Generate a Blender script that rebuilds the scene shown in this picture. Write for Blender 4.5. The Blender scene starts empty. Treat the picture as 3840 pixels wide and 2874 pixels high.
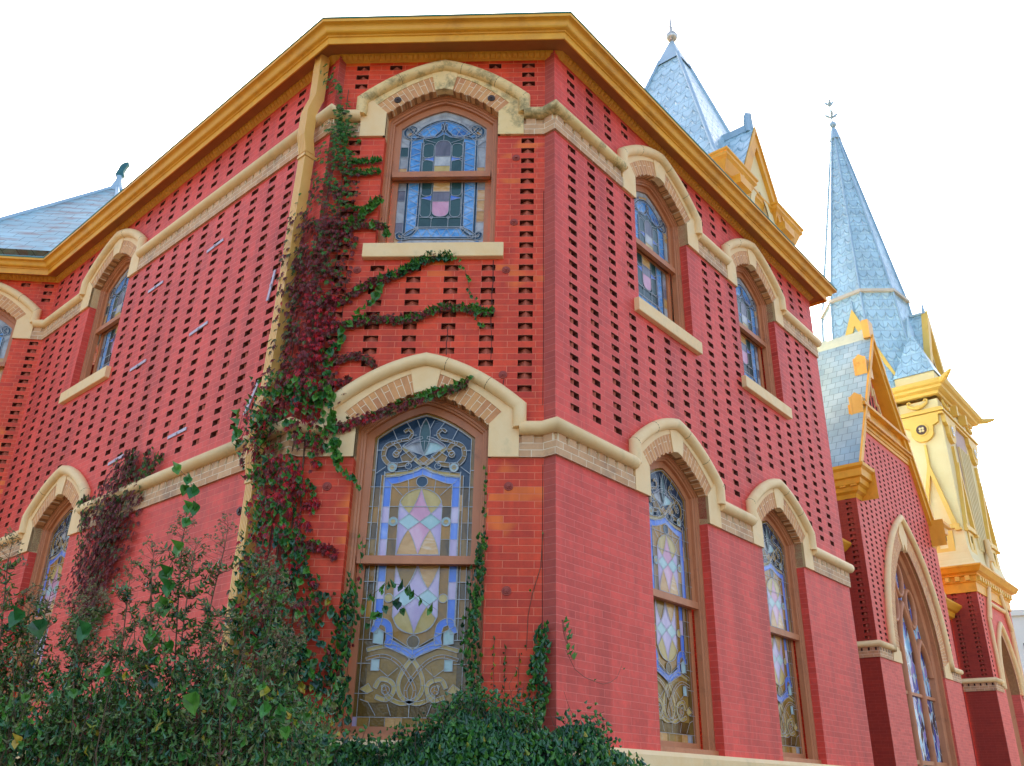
import bpy, math, random
from mathutils import Vector, Matrix
from mathutils.geometry import delaunay_2d_cdt
random.seed(7)
sc = bpy.context.scene
COL = sc.collection
R_ = math.radians
PI = math.pi
rnd = random.random
def U(a, b): return a + (b - a) * rnd()

# ------------------------------------------------------------------ materials
def newmat(name):
    m = bpy.data.materials.new(name); m.use_nodes = True
    nt = m.node_tree; nt.nodes.clear()
    out = nt.nodes.new('ShaderNodeOutputMaterial')
    b = nt.nodes.new('ShaderNodeBsdfPrincipled')
    nt.links.new(b.outputs[0], out.inputs[0])
    return m, nt, b
def N(nt, typ, **kw):
    n = nt.nodes.new(typ)
    for k, v in kw.items():
        if k in n.inputs: n.inputs[k].default_value = v
        else: setattr(n, k, v)
    return n
def ramp(nt, stops, interp='LINEAR'):
    r = nt.nodes.new('ShaderNodeValToRGB'); r.color_ramp.interpolation = interp
    e = r.color_ramp.elements
    while len(e) < len(stops): e.new(0.5)
    for el, (p, c) in zip(e, stops):
        el.position = p; el.color = (*c, 1) if len(c) == 3 else c
    return r
def mix(nt, fac, a, b, mode='MIX'):
    m = nt.nodes.new('ShaderNodeMix'); m.data_type = 'RGBA'; m.blend_type = mode
    for s, v in ((0, fac), (6, a), (7, b)):
        if hasattr(v, 'links') or isinstance(v, bpy.types.NodeSocket): nt.links.new(v, m.inputs[s])
        elif s == 0: m.inputs[0].default_value = v
        else: m.inputs[s].default_value = (*v, 1)
    return m.outputs[2]
def objcoord(nt):
    g = nt.nodes.new('ShaderNodeNewGeometry'); return g.outputs['Position']
def bump(nt, b, h, strength=.3, dist=.01):
    n = N(nt, 'ShaderNodeBump'); n.inputs['Strength'].default_value = strength; n.inputs['Distance'].default_value = dist
    nt.links.new(h, n.inputs['Height']); nt.links.new(n.outputs[0], b.inputs['Normal'])

CH = 0.0573
def brick_mat(name, c1, c2, mort, cpatch, orange=None, bw=.235, msize=.0022, patch_amt=.5, rough=.62, bumpd=.004, dirt=None, stain=False):
    m, nt, b = newmat(name)
    uv = N(nt, 'ShaderNodeUVMap'); uv.uv_map = 'UVMap'
    def bt(ca, cb, mo):
        t = nt.nodes.new('ShaderNodeTexBrick'); t.offset = .5; t.squash = 1
        t.inputs['Color1'].default_value = (*ca, 1); t.inputs['Color2'].default_value = (*cb, 1); t.inputs['Mortar'].default_value = (*mo, 1)
        t.inputs['Scale'].default_value = 1; t.inputs['Mortar Size'].default_value = msize; t.inputs['Mortar Smooth'].default_value = .3
        t.inputs['Bias'].default_value = 0; t.inputs['Brick Width'].default_value = bw; t.inputs['Row Height'].default_value = CH
        nt.links.new(uv.outputs[0], t.inputs['Vector']); return t
    t = bt(c1, c2, mort)
    pos = objcoord(nt)
    n1 = N(nt, 'ShaderNodeTexNoise', Scale=.55, Detail=4.0, Roughness=.6); nt.links.new(pos, n1.inputs['Vector'])
    r1 = ramp(nt, [(.38, (0, 0, 0)), (.66, (1, 1, 1))]); nt.links.new(n1.outputs[0], r1.inputs[0])
    mu = N(nt, 'ShaderNodeMath', operation='MULTIPLY'); mu.inputs[1].default_value = patch_amt; nt.links.new(r1.outputs[0], mu.inputs[0])
    col = mix(nt, mu.outputs[0], t.outputs['Color'], cpatch)
    n2 = N(nt, 'ShaderNodeTexNoise', Scale=14.0, Detail=6.0, Roughness=.7); nt.links.new(pos, n2.inputs['Vector'])
    r2 = ramp(nt, [(.25, (.80, .80, .80)), (.75, (1.14, 1.14, 1.14))]); nt.links.new(n2.outputs[0], r2.inputs[0])
    col = mix(nt, 1.0, col, r2.outputs[0], 'MULTIPLY')
    if orange:
        t2 = bt((0, 0, 0), (1, 1, 1), (0, 0, 0))
        r3 = ramp(nt, [(.70, (0, 0, 0)), (.72, (1, 1, 1))], 'CONSTANT'); nt.links.new(t2.outputs['Color'], r3.inputs[0])
        n3 = N(nt, 'ShaderNodeTexNoise', Scale=1.3, Detail=2.0); nt.links.new(pos, n3.inputs['Vector'])
        r4 = ramp(nt, [(.57, (0, 0, 0)), (.63, (1, 1, 1))]); nt.links.new(n3.outputs[0], r4.inputs[0])
        f = mix(nt, 1.0, r3.outputs[0], r4.outputs[0], 'MULTIPLY')
        col = mix(nt, f, col, orange)
    if dirt:
        n4 = N(nt, 'ShaderNodeTexNoise', Scale=3.0, Detail=8.0, Roughness=.7); nt.links.new(pos, n4.inputs['Vector'])
        r5 = ramp(nt, [(.5, (0, 0, 0)), (.72, (.8, .8, .8))]); nt.links.new(n4.outputs[0], r5.inputs[0])
        col = mix(nt, r5.outputs[0], col, dirt)
    if stain:
        mp5 = N(nt, 'ShaderNodeMapping'); mp5.inputs['Scale'].default_value = (3.2, 3.2, .45); nt.links.new(pos, mp5.inputs[0])
        n5 = N(nt, 'ShaderNodeTexNoise', Scale=1.0, Detail=7.0, Roughness=.6); nt.links.new(mp5.outputs[0], n5.inputs['Vector'])
        r6 = ramp(nt, [(.34, (.74, .72, .70)), (.52, (1, 1, 1)), (.78, (1.12, 1.16, 1.18))]); nt.links.new(n5.outputs[0], r6.inputs[0])
        col = mix(nt, 1.0, col, r6.outputs[0], 'MULTIPLY')
    # mortar stays the mortar colour
    colm = mix(nt, t.outputs['Fac'], col, mort)
    nt.links.new(colm, b.inputs['Base Color'])
    b.inputs['Roughness'].default_value = rough
    inv = N(nt, 'ShaderNodeMath', operation='SUBTRACT'); inv.inputs[0].default_value = 1; nt.links.new(t.outputs['Fac'], inv.inputs[1])
    ad = N(nt, 'ShaderNodeMath', operation='MULTIPLY_ADD'); nt.links.new(n2.outputs[0], ad.inputs[0]); ad.inputs[1].default_value = .35; nt.links.new(inv.outputs[0], ad.inputs[2])
    bump(nt, b, ad.outputs[0], .55, bumpd)
    return m
def noise_mat(name, c1, c2, scale=6.0, rough=.6, metal=0.0, dirt=None, dscale=2.5, dlo=.55, dhi=.75, bumps=.15, streak=None, spec=.5):
    m, nt, b = newmat(name)
    pos = objcoord(nt)
    n1 = N(nt, 'ShaderNodeTexNoise', Scale=scale, Detail=6.0, Roughness=.65)
    if streak:
        mp = N(nt, 'ShaderNodeMapping'); mp.inputs['Scale'].default_value = streak; nt.links.new(pos, mp.inputs['Vector']); nt.links.new(mp.outputs[0], n1.inputs['Vector'])
    else: nt.links.new(pos, n1.inputs['Vector'])
    r = ramp(nt, [(.3, c1), (.7, c2)]); nt.links.new(n1.outputs[0], r.inputs[0])
    col = r.outputs[0]
    if dirt:
        n4 = N(nt, 'ShaderNodeTexNoise', Scale=dscale, Detail=9.0, Roughness=.72); nt.links.new(pos, n4.inputs['Vector'])
        r5 = ramp(nt, [(dlo, (0, 0, 0)), (dhi, (.85, .85, .85))]); nt.links.new(n4.outputs[0], r5.inputs[0])
        col = mix(nt, r5.outputs[0], col, dirt)
    nt.links.new(col, b.inputs['Base Color'])
    b.inputs['Roughness'].default_value = rough; b.inputs['Metallic'].default_value = metal
    b.inputs['Specular IOR Level'].default_value = spec
    if bumps: bump(nt, b, n1.outputs[0], bumps, .01)
    return m

M = {}
M['brick'] = brick_mat('painted_red_brick', (.82, .070, .042), (.66, .048, .026), (.82, .17, .115), (.84, .090, .058), patch_amt=.5, rough=.6, stain=True, msize=.0026, bumpd=.006)
M['brick_front'] = brick_mat('orange_red_front_brick', (.82, .060, .008), (.60, .034, .006), (.80, .19, .09), (.82, .072, .012), orange=(.86, .15, .012), msize=.0026, stain=True)
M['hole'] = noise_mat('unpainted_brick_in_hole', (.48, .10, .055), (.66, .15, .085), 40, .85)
M['hole_dark'] = noise_mat('shaded_hole_brick', (.10, .024, .014), (.17, .045, .025), 40, .9)  # unpainted brick on hole sides and top, darkened to paint in the recess shade
M['brick_end'] = brick_mat('red_brick_return', (.52, .075, .045), (.42, .055, .035), (.58, .17, .12), (.50, .08, .05), bw=.4)
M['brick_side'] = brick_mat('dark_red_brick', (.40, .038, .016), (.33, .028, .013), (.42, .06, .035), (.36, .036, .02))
M['brick_far'] = brick_mat('transept_red_brick', (.80, .115, .075), (.66, .08, .05), (.84, .22, .15), (.84, .14, .095))
M['tan'] = brick_mat('tan_band_brick', (.56, .26, .10), (.70, .40, .19), (.86, .70, .46), (.66, .40, .22), bw=.2, msize=.0032, dirt=(.22, .13, .09), rough=.7)
M['arch'] = brick_mat('arch_brick', (.74, .34, .11), (.56, .21, .075), (.88, .70, .44), (.72, .40, .18), bw=.2, msize=.0030, rough=.7, patch_amt=.4)
M['stone'] = noise_mat('cream_painted_stone', (.88, .56, .24), (.92, .65, .33), 5, .62, dirt=(.56, .37, .14), dlo=.54, dhi=.78, bumps=.35)
M['stone_old'] = noise_mat('peeling_cream_stone', (.84, .56, .21), (.90, .64, .30), 5, .65, dirt=(.20, .15, .045), dscale=3.2, dlo=.50, dhi=.62, bumps=.4)
M['gold'] = noise_mat('ochre_cornice_paint', (.78, .33, .014), (.88, .43, .034), 2.2, .5, dirt=(.36, .14, .02), dscale=1.6, dlo=.5, dhi=.85, bumps=.05, streak=(1, 1, .4))
M['frieze'] = noise_mat('ochre_egg_frieze', (.62, .25, .010), (.74, .34, .02), 9, .55)
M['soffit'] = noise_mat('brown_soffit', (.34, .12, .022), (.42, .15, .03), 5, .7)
M['spout'] = noise_mat('ochre_downspout', (.76, .40, .08), (.84, .47, .12), 3, .42, dirt=(.42, .20, .05), dlo=.6, dhi=.8, bumps=.03)
M['wood'] = noise_mat('brown_window_paint', (.48, .165, .062), (.58, .215, .085), 7, .5, dirt=(.24, .09, .04), dscale=5, dlo=.55, dhi=.8, streak=(1, 1, .25), bumps=.1)
M['lead'] = noise_mat('lead_came', (.26, .26, .25), (.44, .44, .42), 30, .45, .4)
M['iron'] = noise_mat('rusty_iron_plate', (.30, .045, .03), (.38, .07, .04), 30, .6, .2)
M['irondark'] = noise_mat('dark_iron_plate', (.05, .035, .03), (.10, .07, .06), 30, .6, .3)
M['steel'] = noise_mat('galvanised_strap', (.42, .36, .42), (.52, .46, .50), 30, .5, .3, dirt=(.35, .2, .16), dscale=12)
M['bark'] = noise_mat('vine_bark', (.09, .045, .02), (.17, .10, .05), 30, .8)
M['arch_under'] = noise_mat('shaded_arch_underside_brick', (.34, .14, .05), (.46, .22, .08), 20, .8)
M['dark'] = noise_mat('crack_dark', (.03, .015, .01), (.05, .02, .015), 30, .9)
M['cream'] = noise_mat('cream_yellow_paint', (.80, .60, .26), (.84, .68, .34), 1.5, .6, bumps=.03)
M['yellow'] = noise_mat('bright_ochre_trim', (.80, .47, .07), (.86, .55, .11), 1.5, .5, bumps=.03)
M['pinkish'] = noise_mat('pink_grey_louvre', (.48, .30, .24), (.56, .38, .30), 3, .6)
M['ground'] = noise_mat('dry_ground', (.10, .08, .05), (.17, .15, .09), 2.5, .9, bumps=.6)
M['path'] = noise_mat('concrete_pavement', (.36, .34, .31), (.44, .42, .38), 4, .85)
M['office'] = noise_mat('pale_office_wall', (.70, .66, .58), (.76, .72, .64), .6, .7)
M['pane_dark'] = noise_mat('dark_window_pane', (.02, .02, .03), (.05, .05, .08), 3, .1)

def shingle_mat(name, c1, c2, c3, sx, sy, embossed=True, rough=.32, metal=.45):
    m, nt, b = newmat(name)
    uv = N(nt, 'ShaderNodeUVMap'); uv.uv_map = 'UVMap'
    t = nt.nodes.new('ShaderNodeTexBrick'); t.offset = .5
    t.inputs['Color1'].default_value = (*c1, 1); t.inputs['Color2'].default_value = (*c2, 1); t.inputs['Mortar'].default_value = (*c3, 1)
    t.inputs['Scale'].default_value = 1; t.inputs['Mortar Size'].default_value = .006; t.inputs['Brick Width'].default_value = sx; t.inputs['Row Height'].default_value = sy
    nt.links.new(uv.outputs[0], t.inputs['Vector'])
    pos = objcoord(nt)
    n1 = N(nt, 'ShaderNodeTexNoise', Scale=1.4, Detail=6.0); nt.links.new(pos, n1.inputs['Vector'])
    r = ramp(nt, [(.35, (.82, .82, .82)), (.7, (1.12, 1.12, 1.12))]); nt.links.new(n1.outputs[0], r.inputs[0])
    col = mix(nt, 1.0, t.outputs['Color'], r.outputs[0], 'MULTIPLY')
    nt.links.new(col, b.inputs['Base Color']); b.inputs['Roughness'].default_value = rough; b.inputs['Metallic'].default_value = metal
    # shingles tilt out towards their lower edge
    sep = N(nt, 'ShaderNodeSeparateXYZ'); nt.links.new(uv.outputs[0], sep.inputs[0])
    md = N(nt, 'ShaderNodeMath', operation='DIVIDE'); md.inputs[1].default_value = sy; nt.links.new(sep.outputs[1], md.inputs[0])
    fr = N(nt, 'ShaderNodeMath', operation='FRACT'); nt.links.new(md.outputs[0], fr.inputs[0])
    sb = N(nt, 'ShaderNodeMath', operation='SUBTRACT'); sb.inputs[0].default_value = 1; nt.links.new(fr.outputs[0], sb.inputs[1])
    h = sb.outputs[0]
    if embossed:
        # raised bird-wing curve in every shingle: |x| shifted wave
        dx = N(nt, 'ShaderNodeMath', operation='DIVIDE'); dx.inputs[1].default_value = sx; nt.links.new(sep.outputs[0], dx.inputs[0])
        fx = N(nt, 'ShaderNodeMath', operation='FRACT'); nt.links.new(dx.outputs[0], fx.inputs[0])
        cx = N(nt, 'ShaderNodeMath', operation='MULTIPLY_ADD'); cx.inputs[1].default_value = 2; cx.inputs[2].default_value = -1; nt.links.new(fx.outputs[0], cx.inputs[0])
        sq = N(nt, 'ShaderNodeMath', operation='MULTIPLY'); nt.links.new(cx.outputs[0], sq.inputs[0]); nt.links.new(cx.outputs[0], sq.inputs[1])
        tg = N(nt, 'ShaderNodeMath', operation='MULTIPLY_ADD'); tg.inputs[1].default_value = .45; tg.inputs[2].default_value = .22; nt.links.new(sq.outputs[0], tg.inputs[0])
        df = N(nt, 'ShaderNodeMath', operation='SUBTRACT'); nt.links.new(fr.outputs[0], df.inputs[0]); nt.links.new(tg.outputs[0], df.inputs[1])
        ab = N(nt, 'ShaderNodeMath', operation='ABSOLUTE'); nt.links.new(df.outputs[0], ab.inputs[0])
        rr = ramp(nt, [(0.0, (1, 1, 1)), (.16, (0, 0, 0))]); nt.links.new(ab.outputs[0], rr.inputs[0])
        ad = N(nt, 'ShaderNodeMath', operation='MULTIPLY_ADD'); ad.inputs[1].default_value = .9; nt.links.new(rr.outputs[0], ad.inputs[0]); nt.links.new(h, ad.inputs[2])
        h = ad.outputs[0]
    bump(nt, b, h, 1.0, .030)
    return m
M['shingle'] = shingle_mat('silver_blue_metal_shingle', (.42, .60, .66), (.50, .68, .72), (.20, .33, .38), .27, .38, metal=.15)
M['slate'] = shingle_mat('pale_slate', (.24, .40, .54), (.34, .49, .61), (.12, .20, .28), .21, .22, False, .5, .1)
M['slate_old'] = shingle_mat('rust_stained_slate', (.22, .42, .46), (.32, .48, .50), (.08, .14, .16), .34, .20, False, .5, .0)
M['metal'] = noise_mat('silver_ridge_metal', (.33, .46, .53), (.42, .55, .60), 3, .4, .3)
_m = M['slate_old']; _nt = _m.node_tree; _b = [n for n in _nt.nodes if n.type == 'BSDF_PRINCIPLED'][0]
_src = _b.inputs['Base Color'].links[0].from_socket
_n = N(_nt, 'ShaderNodeTexNoise', Scale=2.2, Detail=6.0, Roughness=.6)
_mp = N(_nt, 'ShaderNodeMapping'); _mp.inputs['Scale'].default_value = (1, 1, 3.5); _nt.links.new(objcoord(_nt), _mp.inputs[0]); _nt.links.new(_mp.outputs[0], _n.inputs['Vector'])
_r = ramp(_nt, [(.5, (0, 0, 0)), (.64, (.75, .75, .75))]); _nt.links.new(_n.outputs[0], _r.inputs[0])
_nt.links.new(mix(_nt, _r.outputs[0], _src, (.22, .10, .07)), _b.inputs['Base Color'])

def glass_mat(name, c1, c2, c3=None, scale=9.0, rough=.12, streak=(1, 1, .5), spec=.42):
    m, nt, b = newmat(name)
    tc = N(nt, 'ShaderNodeTexCoord')
    mp = N(nt, 'ShaderNodeMapping'); mp.inputs['Scale'].default_value = streak; nt.links.new(tc.outputs['Object'], mp.inputs['Vector'])
    n1 = N(nt, 'ShaderNodeTexNoise', Scale=scale, Detail=4.0, Roughness=.6, Distortion=1.2); nt.links.new(mp.outputs[0], n1.inputs['Vector'])
    g = N(nt, 'ShaderNodeNewGeometry')
    ad = N(nt, 'ShaderNodeMath', operation='MULTIPLY_ADD'); ad.inputs[1].default_value = .30; nt.links.new(g.outputs['Random Per Island'], ad.inputs[0]); nt.links.new(n1.outputs[0], ad.inputs[2])
    st = [(.35, c1), (.75, c2)] + ([(.95, c3)] if c3 else [])
    r = ramp(nt, st); nt.links.new(ad.outputs[0], r.inputs[0])
    nt.links.new(r.outputs[0], b.inputs['Base Color']); b.inputs['Roughness'].default_value = rough; b.inputs['Specular IOR Level'].default_value = spec
    n2 = N(nt, 'ShaderNodeTexNoise', Scale=60.0, Detail=2.0); nt.links.new(tc.outputs['Object'], n2.inputs['Vector'])
    bump(nt, b, n2.outputs[0], .25, .004)
    return m
G = {}
G['amber'] = glass_mat('glass_amber', (.20, .10, .015), (.40, .19, .02), (.50, .22, .02), 7, streak=(1, 1, .35))
G['brown'] = glass_mat('glass_brown', (.04, .026, .010), (.20, .11, .022), None, 8, streak=(1, 1, .35))
G['olive'] = glass_mat('glass_olive', (.14, .08, .018), (.32, .18, .035), None, 10)
G['indigo'] = glass_mat('glass_indigo', (.008, .02, .045), (.02, .045, .08), None, 6)
G['blue'] = glass_mat('glass_blue', (.04, .16, .66), (.16, .28, .70), (.36, .46, .78), 5)
G['lilac'] = glass_mat('glass_lilac', (.40, .28, .48), (.60, .48, .62), (.68, .60, .70), 6)
G['pink'] = glass_mat('glass_pink', (.50, .17, .28), (.70, .36, .46), (.78, .55, .60), 5)
G['mint'] = glass_mat('glass_mint', (.26, .46, .42), (.45, .60, .58), (.6, .7, .66), 8)
G['opal'] = glass_mat('glass_opal', (.20, .19, .20), (.46, .47, .46), (.62, .60, .55), 6, streak=(1, 1, .8))
G['sky'] = glass_mat('glass_sky', (.03, .10, .30), (.10, .34, .68), (.36, .55, .80), 9, streak=(1, 1, 1.6))
G['teal'] = glass_mat('glass_teal', (.015, .05, .05), (.035, .09, .085), None, 5)
G['navy'] = glass_mat('glass_navy', (.004, .03, .06), (.008, .05, .09), None, 5)
G['gold'] = glass_mat('glass_gold', (.42, .28, .06), (.58, .42, .14), (.60, .32, .10), 5)
G['wheat'] = glass_mat('glass_wheat', (.50, .24, .06), (.66, .38, .14), (.75, .55, .35), 4, streak=(1, 1, 3))
G['grey'] = glass_mat('glass_grey', (.08, .08, .10), (.22, .20, .24), (.40, .38, .42), 6)

def leaf_mat(name, cols, rough=.38, trans=.15):
    m, nt, b = newmat(name)
    g = N(nt, 'ShaderNodeNewGeometry')
    st = [(i / max(1, len(cols) - 1), c) for i, c in enumerate(cols)]
    r = ramp(nt, st); nt.links.new(g.outputs['Random Per Island'], r.inputs[0])
    n = N(nt, 'ShaderNodeTexNoise', Scale=35.0, Detail=2.0); nt.links.new(g.outputs['Position'], n.inputs['Vector'])
    rr = ramp(nt, [(.3, (.75, .75, .75)), (.7, (1.2, 1.2, 1.2))]); nt.links.new(n.outputs[0], rr.inputs[0])
    col = mix(nt, 1.0, r.outputs[0], rr.outputs[0], 'MULTIPLY')
    nt.links.new(col, b.inputs['Base Color']); b.inputs['Roughness'].default_value = rough
    tr = N(nt, 'ShaderNodeBsdfTranslucent'); nt.links.new(col, tr.inputs[0])
    ms = N(nt, 'ShaderNodeMixShader'); ms.inputs[0].default_value = trans
    nt.links.new(b.outputs[0], ms.inputs[1]); nt.links.new(tr.outputs[0], ms.inputs[2])
    nt.links.new(ms.outputs[0], [x for x in nt.nodes if x.type == 'OUTPUT_MATERIAL'][0].inputs[0])
    return m
M['leaf_green'] = leaf_mat('leaf_green', [(.035, .14, .012), (.06, .20, .018), (.10, .26, .025), (.04, .15, .025)])
M['leaf_bright'] = leaf_mat('leaf_bright_green', [(.03, .14, .03), (.05, .22, .035), (.09, .27, .03)], .32, .25)
M['leaf_dark'] = leaf_mat('leaf_dark_green', [(.010, .05, .020), (.02, .09, .030), (.035, .13, .028), (.04, .14, .05)], .25, .08)
M['leaf_olive'] = leaf_mat('leaf_olive', [(.10, .12, .03), (.14, .16, .035), (.13, .09, .035), (.07, .09, .03)], .45)
M['leaf_myrtle'] = leaf_mat('leaf_myrtle', [(.06, .16, .035), (.10, .23, .045), (.19, .23, .05), (.06, .18, .07)], .30)
M['leaf_maroon'] = leaf_mat('leaf_maroon', [(.22, .020, .026), (.30, .035, .035), (.16, .030, .022), (.12, .045, .018)], .4)
M['leaf_red'] = leaf_mat('leaf_red', [(.50, .012, .018), (.68, .02, .02), (.36, .02, .04), (.26, .02, .04)], .38, .2)
M['leaf_yellow'] = leaf_mat('leaf_yellow', [(.42, .36, .03), (.50, .30, .02), (.28, .36, .03)], .4, .25)
M['panicle'] = leaf_mat('seed_panicle', [(.16, .17, .04), (.24, .18, .06), (.16, .09, .05)], .6)

# ------------------------------------------------------------------ mesh builder
class MB:
    def __init__(s): s.v = []; s.f = []; s.m = []; s.uv = []; s.smooth = []
    def face(s, pts, mi=0, uv=None, sm=False):
        b = len(s.v); s.v.extend([tuple(p) for p in pts]); s.f.append(tuple(range(b, b + len(pts)))); s.m.append(mi)
        s.uv.append(uv or [(0, 0)] * len(pts)); s.smooth.append(sm)
    def faces(s, verts, faces, mi=0, sm=False, uvs=None):
        b = len(s.v); s.v.extend([tuple(p) for p in verts])
        for k, f in enumerate(faces):
            s.f.append(tuple(b + i for i in f)); s.m.append(mi)
            s.uv.append([uvs[i] for i in f] if uvs else [(0, 0)] * len(f)); s.smooth.append(sm)
    def box(s, x0, x1, y0, y1, z0, z1, mi=0, bev=0):
        if bev:
            c = bev
            # chamfered front-facing box: scaled ring approach
            xs = (x0, x0 + c, x1 - c, x1)
            P = []
            for z, i in ((z0, 1), (z0 + c, 0), (z1 - c, 0), (z1, 1)):
                d = c if i else 0
                P += [(x0 + d, y0 + d, z), (x1 - d, y0 + d, z), (x1 - d, y1 - d, z), (x0 + d, y1 - d, z)]
            F = [(3, 2, 1, 0), (12, 13, 14, 15)]
            for k in range(3):
                for j in range(4):
                    a = 4 * k + j; b_ = 4 * k + (j + 1) % 4; F.append((a, b_, b_ + 4, a + 4))
            s.faces(P, F, mi, uvs=[(p[0] + p[1], p[2]) for p in P]); return
        P = [(x0, y0, z0), (x1, y0, z0), (x1, y1, z0), (x0, y1, z0), (x0, y0, z1), (x1, y0, z1), (x1, y1, z1), (x0, y1, z1)]
        F = [(3, 2, 1, 0), (4, 5, 6, 7), (0, 1, 5, 4), (1, 2, 6, 5), (2, 3, 7, 6), (3, 0, 4, 7)]
        for f in F:
            q = [P[i] for i in f]
            if f in ((0, 1, 5, 4), (2, 3, 7, 6)): uv = [(p[0], p[2]) for p in q]
            elif f in ((1, 2, 6, 5), (3, 0, 4, 7)): uv = [(p[1], p[2]) for p in q]
            else: uv = [(p[0], p[1]) for p in q]
            s.face(q, mi, uv)
    def prism(s, poly, y0, y1, mi=0, uvoff=(0, 0)):
        """poly in (x,z), CCW seen from the front (-y); front face at y0"""
        n = len(poly)
        a = [(x, y0, z) for x, z in poly]; b = [(x, y1, z) for x, z in poly]
        s.face(a, mi, [(x + uvoff[0], z + uvoff[1]) for x, z in poly])
        s.face(b[::-1], mi, [(x, z) for x, z in poly[::-1]])
        for i in range(n):
            j = (i + 1) % n
            s.face([a[j], a[i], b[i], b[j]], mi, [(0, poly[j][1]), (0, poly[i][1]), (abs(y1 - y0), poly[i][1]), (abs(y1 - y0), poly[j][1])])
    def tube(s, path, r, n=10, mi=0, caps=True, closed=False, sq=(1, 1), smooth=True, up=None):
        """mitred tube; r number or list"""
        P = [Vector(p) for p in path]; m = len(P)
        if m < 2: return
        rr = r if isinstance(r, (list, tuple)) else [r] * m
        dirs = [(P[i + 1] - P[i]).normalized() for i in range(m - 1)]
        d = dirs[0]
        ref = Vector(up) if up else (Vector((0, 0, 1)) if abs(d.z) < .9 else Vector((1, 0, 0)))
        e1 = d.cross(ref).normalized(); e2 = d.cross(e1)
        ring = [e1 * math.cos(2 * PI * k / n) * sq[0] + e2 * math.sin(2 * PI * k / n) * sq[1] for k in range(n)]
        rings = []
        for i in range(m):
            if i == 0: rings.append([P[0] + v * rr[0] for v in ring]); continue
            if i == m - 1: rings.append([P[i] + v * rr[i] for v in ring]); continue
            d0, d1 = dirs[i - 1], dirs[i]; nb = (d0 + d1)
            if nb.length < 1e-4 or d0.dot(nb) < .25: nb = d0 + d1 * .2 + d0
            nb.normalize()
            r2 = [v - d0 * (v.dot(nb) / d0.dot(nb)) for v in ring]
            rings.append([P[i] + v * rr[i] for v in r2])
            ring = [v - d1 * v.dot(d1) for v in r2]
        V = [v for rg in rings for v in rg]; F = []
        for i in range(m - 1):
            for k in range(n):
                a = i * n + k; b = i * n + (k + 1) % n
                F.append((a, a + n, b + n, b))
        s.faces(V, F, mi, smooth)
        if caps:
            s.face(rings[0], mi); s.face(rings[-1][::-1], mi)
    def disc_y(s, x, z, y, r, th, n=12, mi=0, r2=None):
        r2 = r2 or r
        a = [(x + r2 * math.cos(2 * PI * k / n), y - th, z + r2 * math.sin(2 * PI * k / n)) for k in range(n)]
        b = [(x + r * math.cos(2 * PI * k / n), y, z + r * math.sin(2 * PI * k / n)) for k in range(n)]
        s.face(a, mi)
        for k in range(n):
            j = (k + 1) % n; s.face([a[k], b[k], b[j], a[j]], mi)
    def build(s, name, mats, parent=None, loc=None, rz=0.0):
        me = bpy.data.meshes.new(name)
        me.from_pydata(s.v, [], s.f)
        mats = mats if isinstance(mats, (list, tuple)) else [mats]
        for m in mats: me.materials.append(m)
        me.polygons.foreach_set('material_index', s.m)
        me.polygons.foreach_set('use_smooth', s.smooth)
        uvl = me.uv_layers.new(name='UVMap')
        flat = []
        for u in s.uv:
            for a, b in u: flat += [a, b]
        uvl.data.foreach_set('uv', flat)
        me.update()
        o = bpy.data.objects.new(name, me); COL.objects.link(o)
        if parent: o.parent = parent
        if loc is not None: o.location = loc
        o.rotation_euler[2] = rz
        return o
def thing(name, label, cat, loc=(0, 0, 0), group=None, rz=0):
    o = bpy.data.objects.new(name, None); COL.objects.link(o); o.location = loc; o.rotation_euler[2] = rz
    o['label'] = label; o['category'] = cat
    if group: o['group'] = group
    return o
def tag(o, label, cat, group=None):
    o['label'] = label; o['category'] = cat
    if group: o['group'] = group
    return o

# ------------------------------------------------------------------ geometry of the place
ZG = -1.35                                   # ground level (the eye is at z = 0)
A1 = Vector((-0.0502, -0.0601)); B1 = Vector((2.0417, -0.0703)); Af = Vector((0, 0)); Bf = Vector((1.95, 0))
dR = Vector((.60837, .79366)); nR = Vector((.79366, -.60837))
dL = Vector((-.76795, .64050)); nL = Vector((-.64050, -.76795))
LR, LL = 6.02, 6.46
ER = B1 + dR * LR; Cc = A1 + dL * LL
aFL = R_(7); tFL = Vector((math.cos(aFL), math.sin(aFL))); nFL = Vector((tFL.y, -tFL.x))
FLe = Cc - tFL * 1.9
ZLO, ZUP, ZWT, ZPL = 2.354, 5.54, 6.47, 0.29
HW, RISE = .53, .295                          # window openings of the hall
HALLO = Vector((0.99, 1.0, ZG))
thR = math.atan2(dR.y, dR.x); thL = math.atan2(-dL.y, -dL.x)

hall = thing('church_hall', 'two-storey red brick church hall with perforated brickwork and stained glass windows', 'building', tuple(HALLO))
class Wall:
    """local frame: x along the wall (left to right seen from outside), y into the wall, z up"""
    def __init__(s, org, th, root=hall, rootloc=HALLO):
        s.org, s.th, s.root = Vector(org), th, root
        s.loc = Vector((org[0] - rootloc[0], org[1] - rootloc[1], -rootloc[2]))
    def put(s, mb, name, mats, parent=None):
        if parent is None: return mb.build(name, mats, s.root, s.loc, s.th)
        return mb.build(name, mats, parent)
    def w(s, x, y, z):
        c, n = math.cos(s.th), math.sin(s.th)
        return Vector((s.org.x + c * x - n * y, s.org.y + n * x + c * y, z))
WF = Wall(Af, 0.0); WR = Wall(B1, thR); WL = Wall(A1, thL); WFL = Wall(Cc, aFL)

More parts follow.
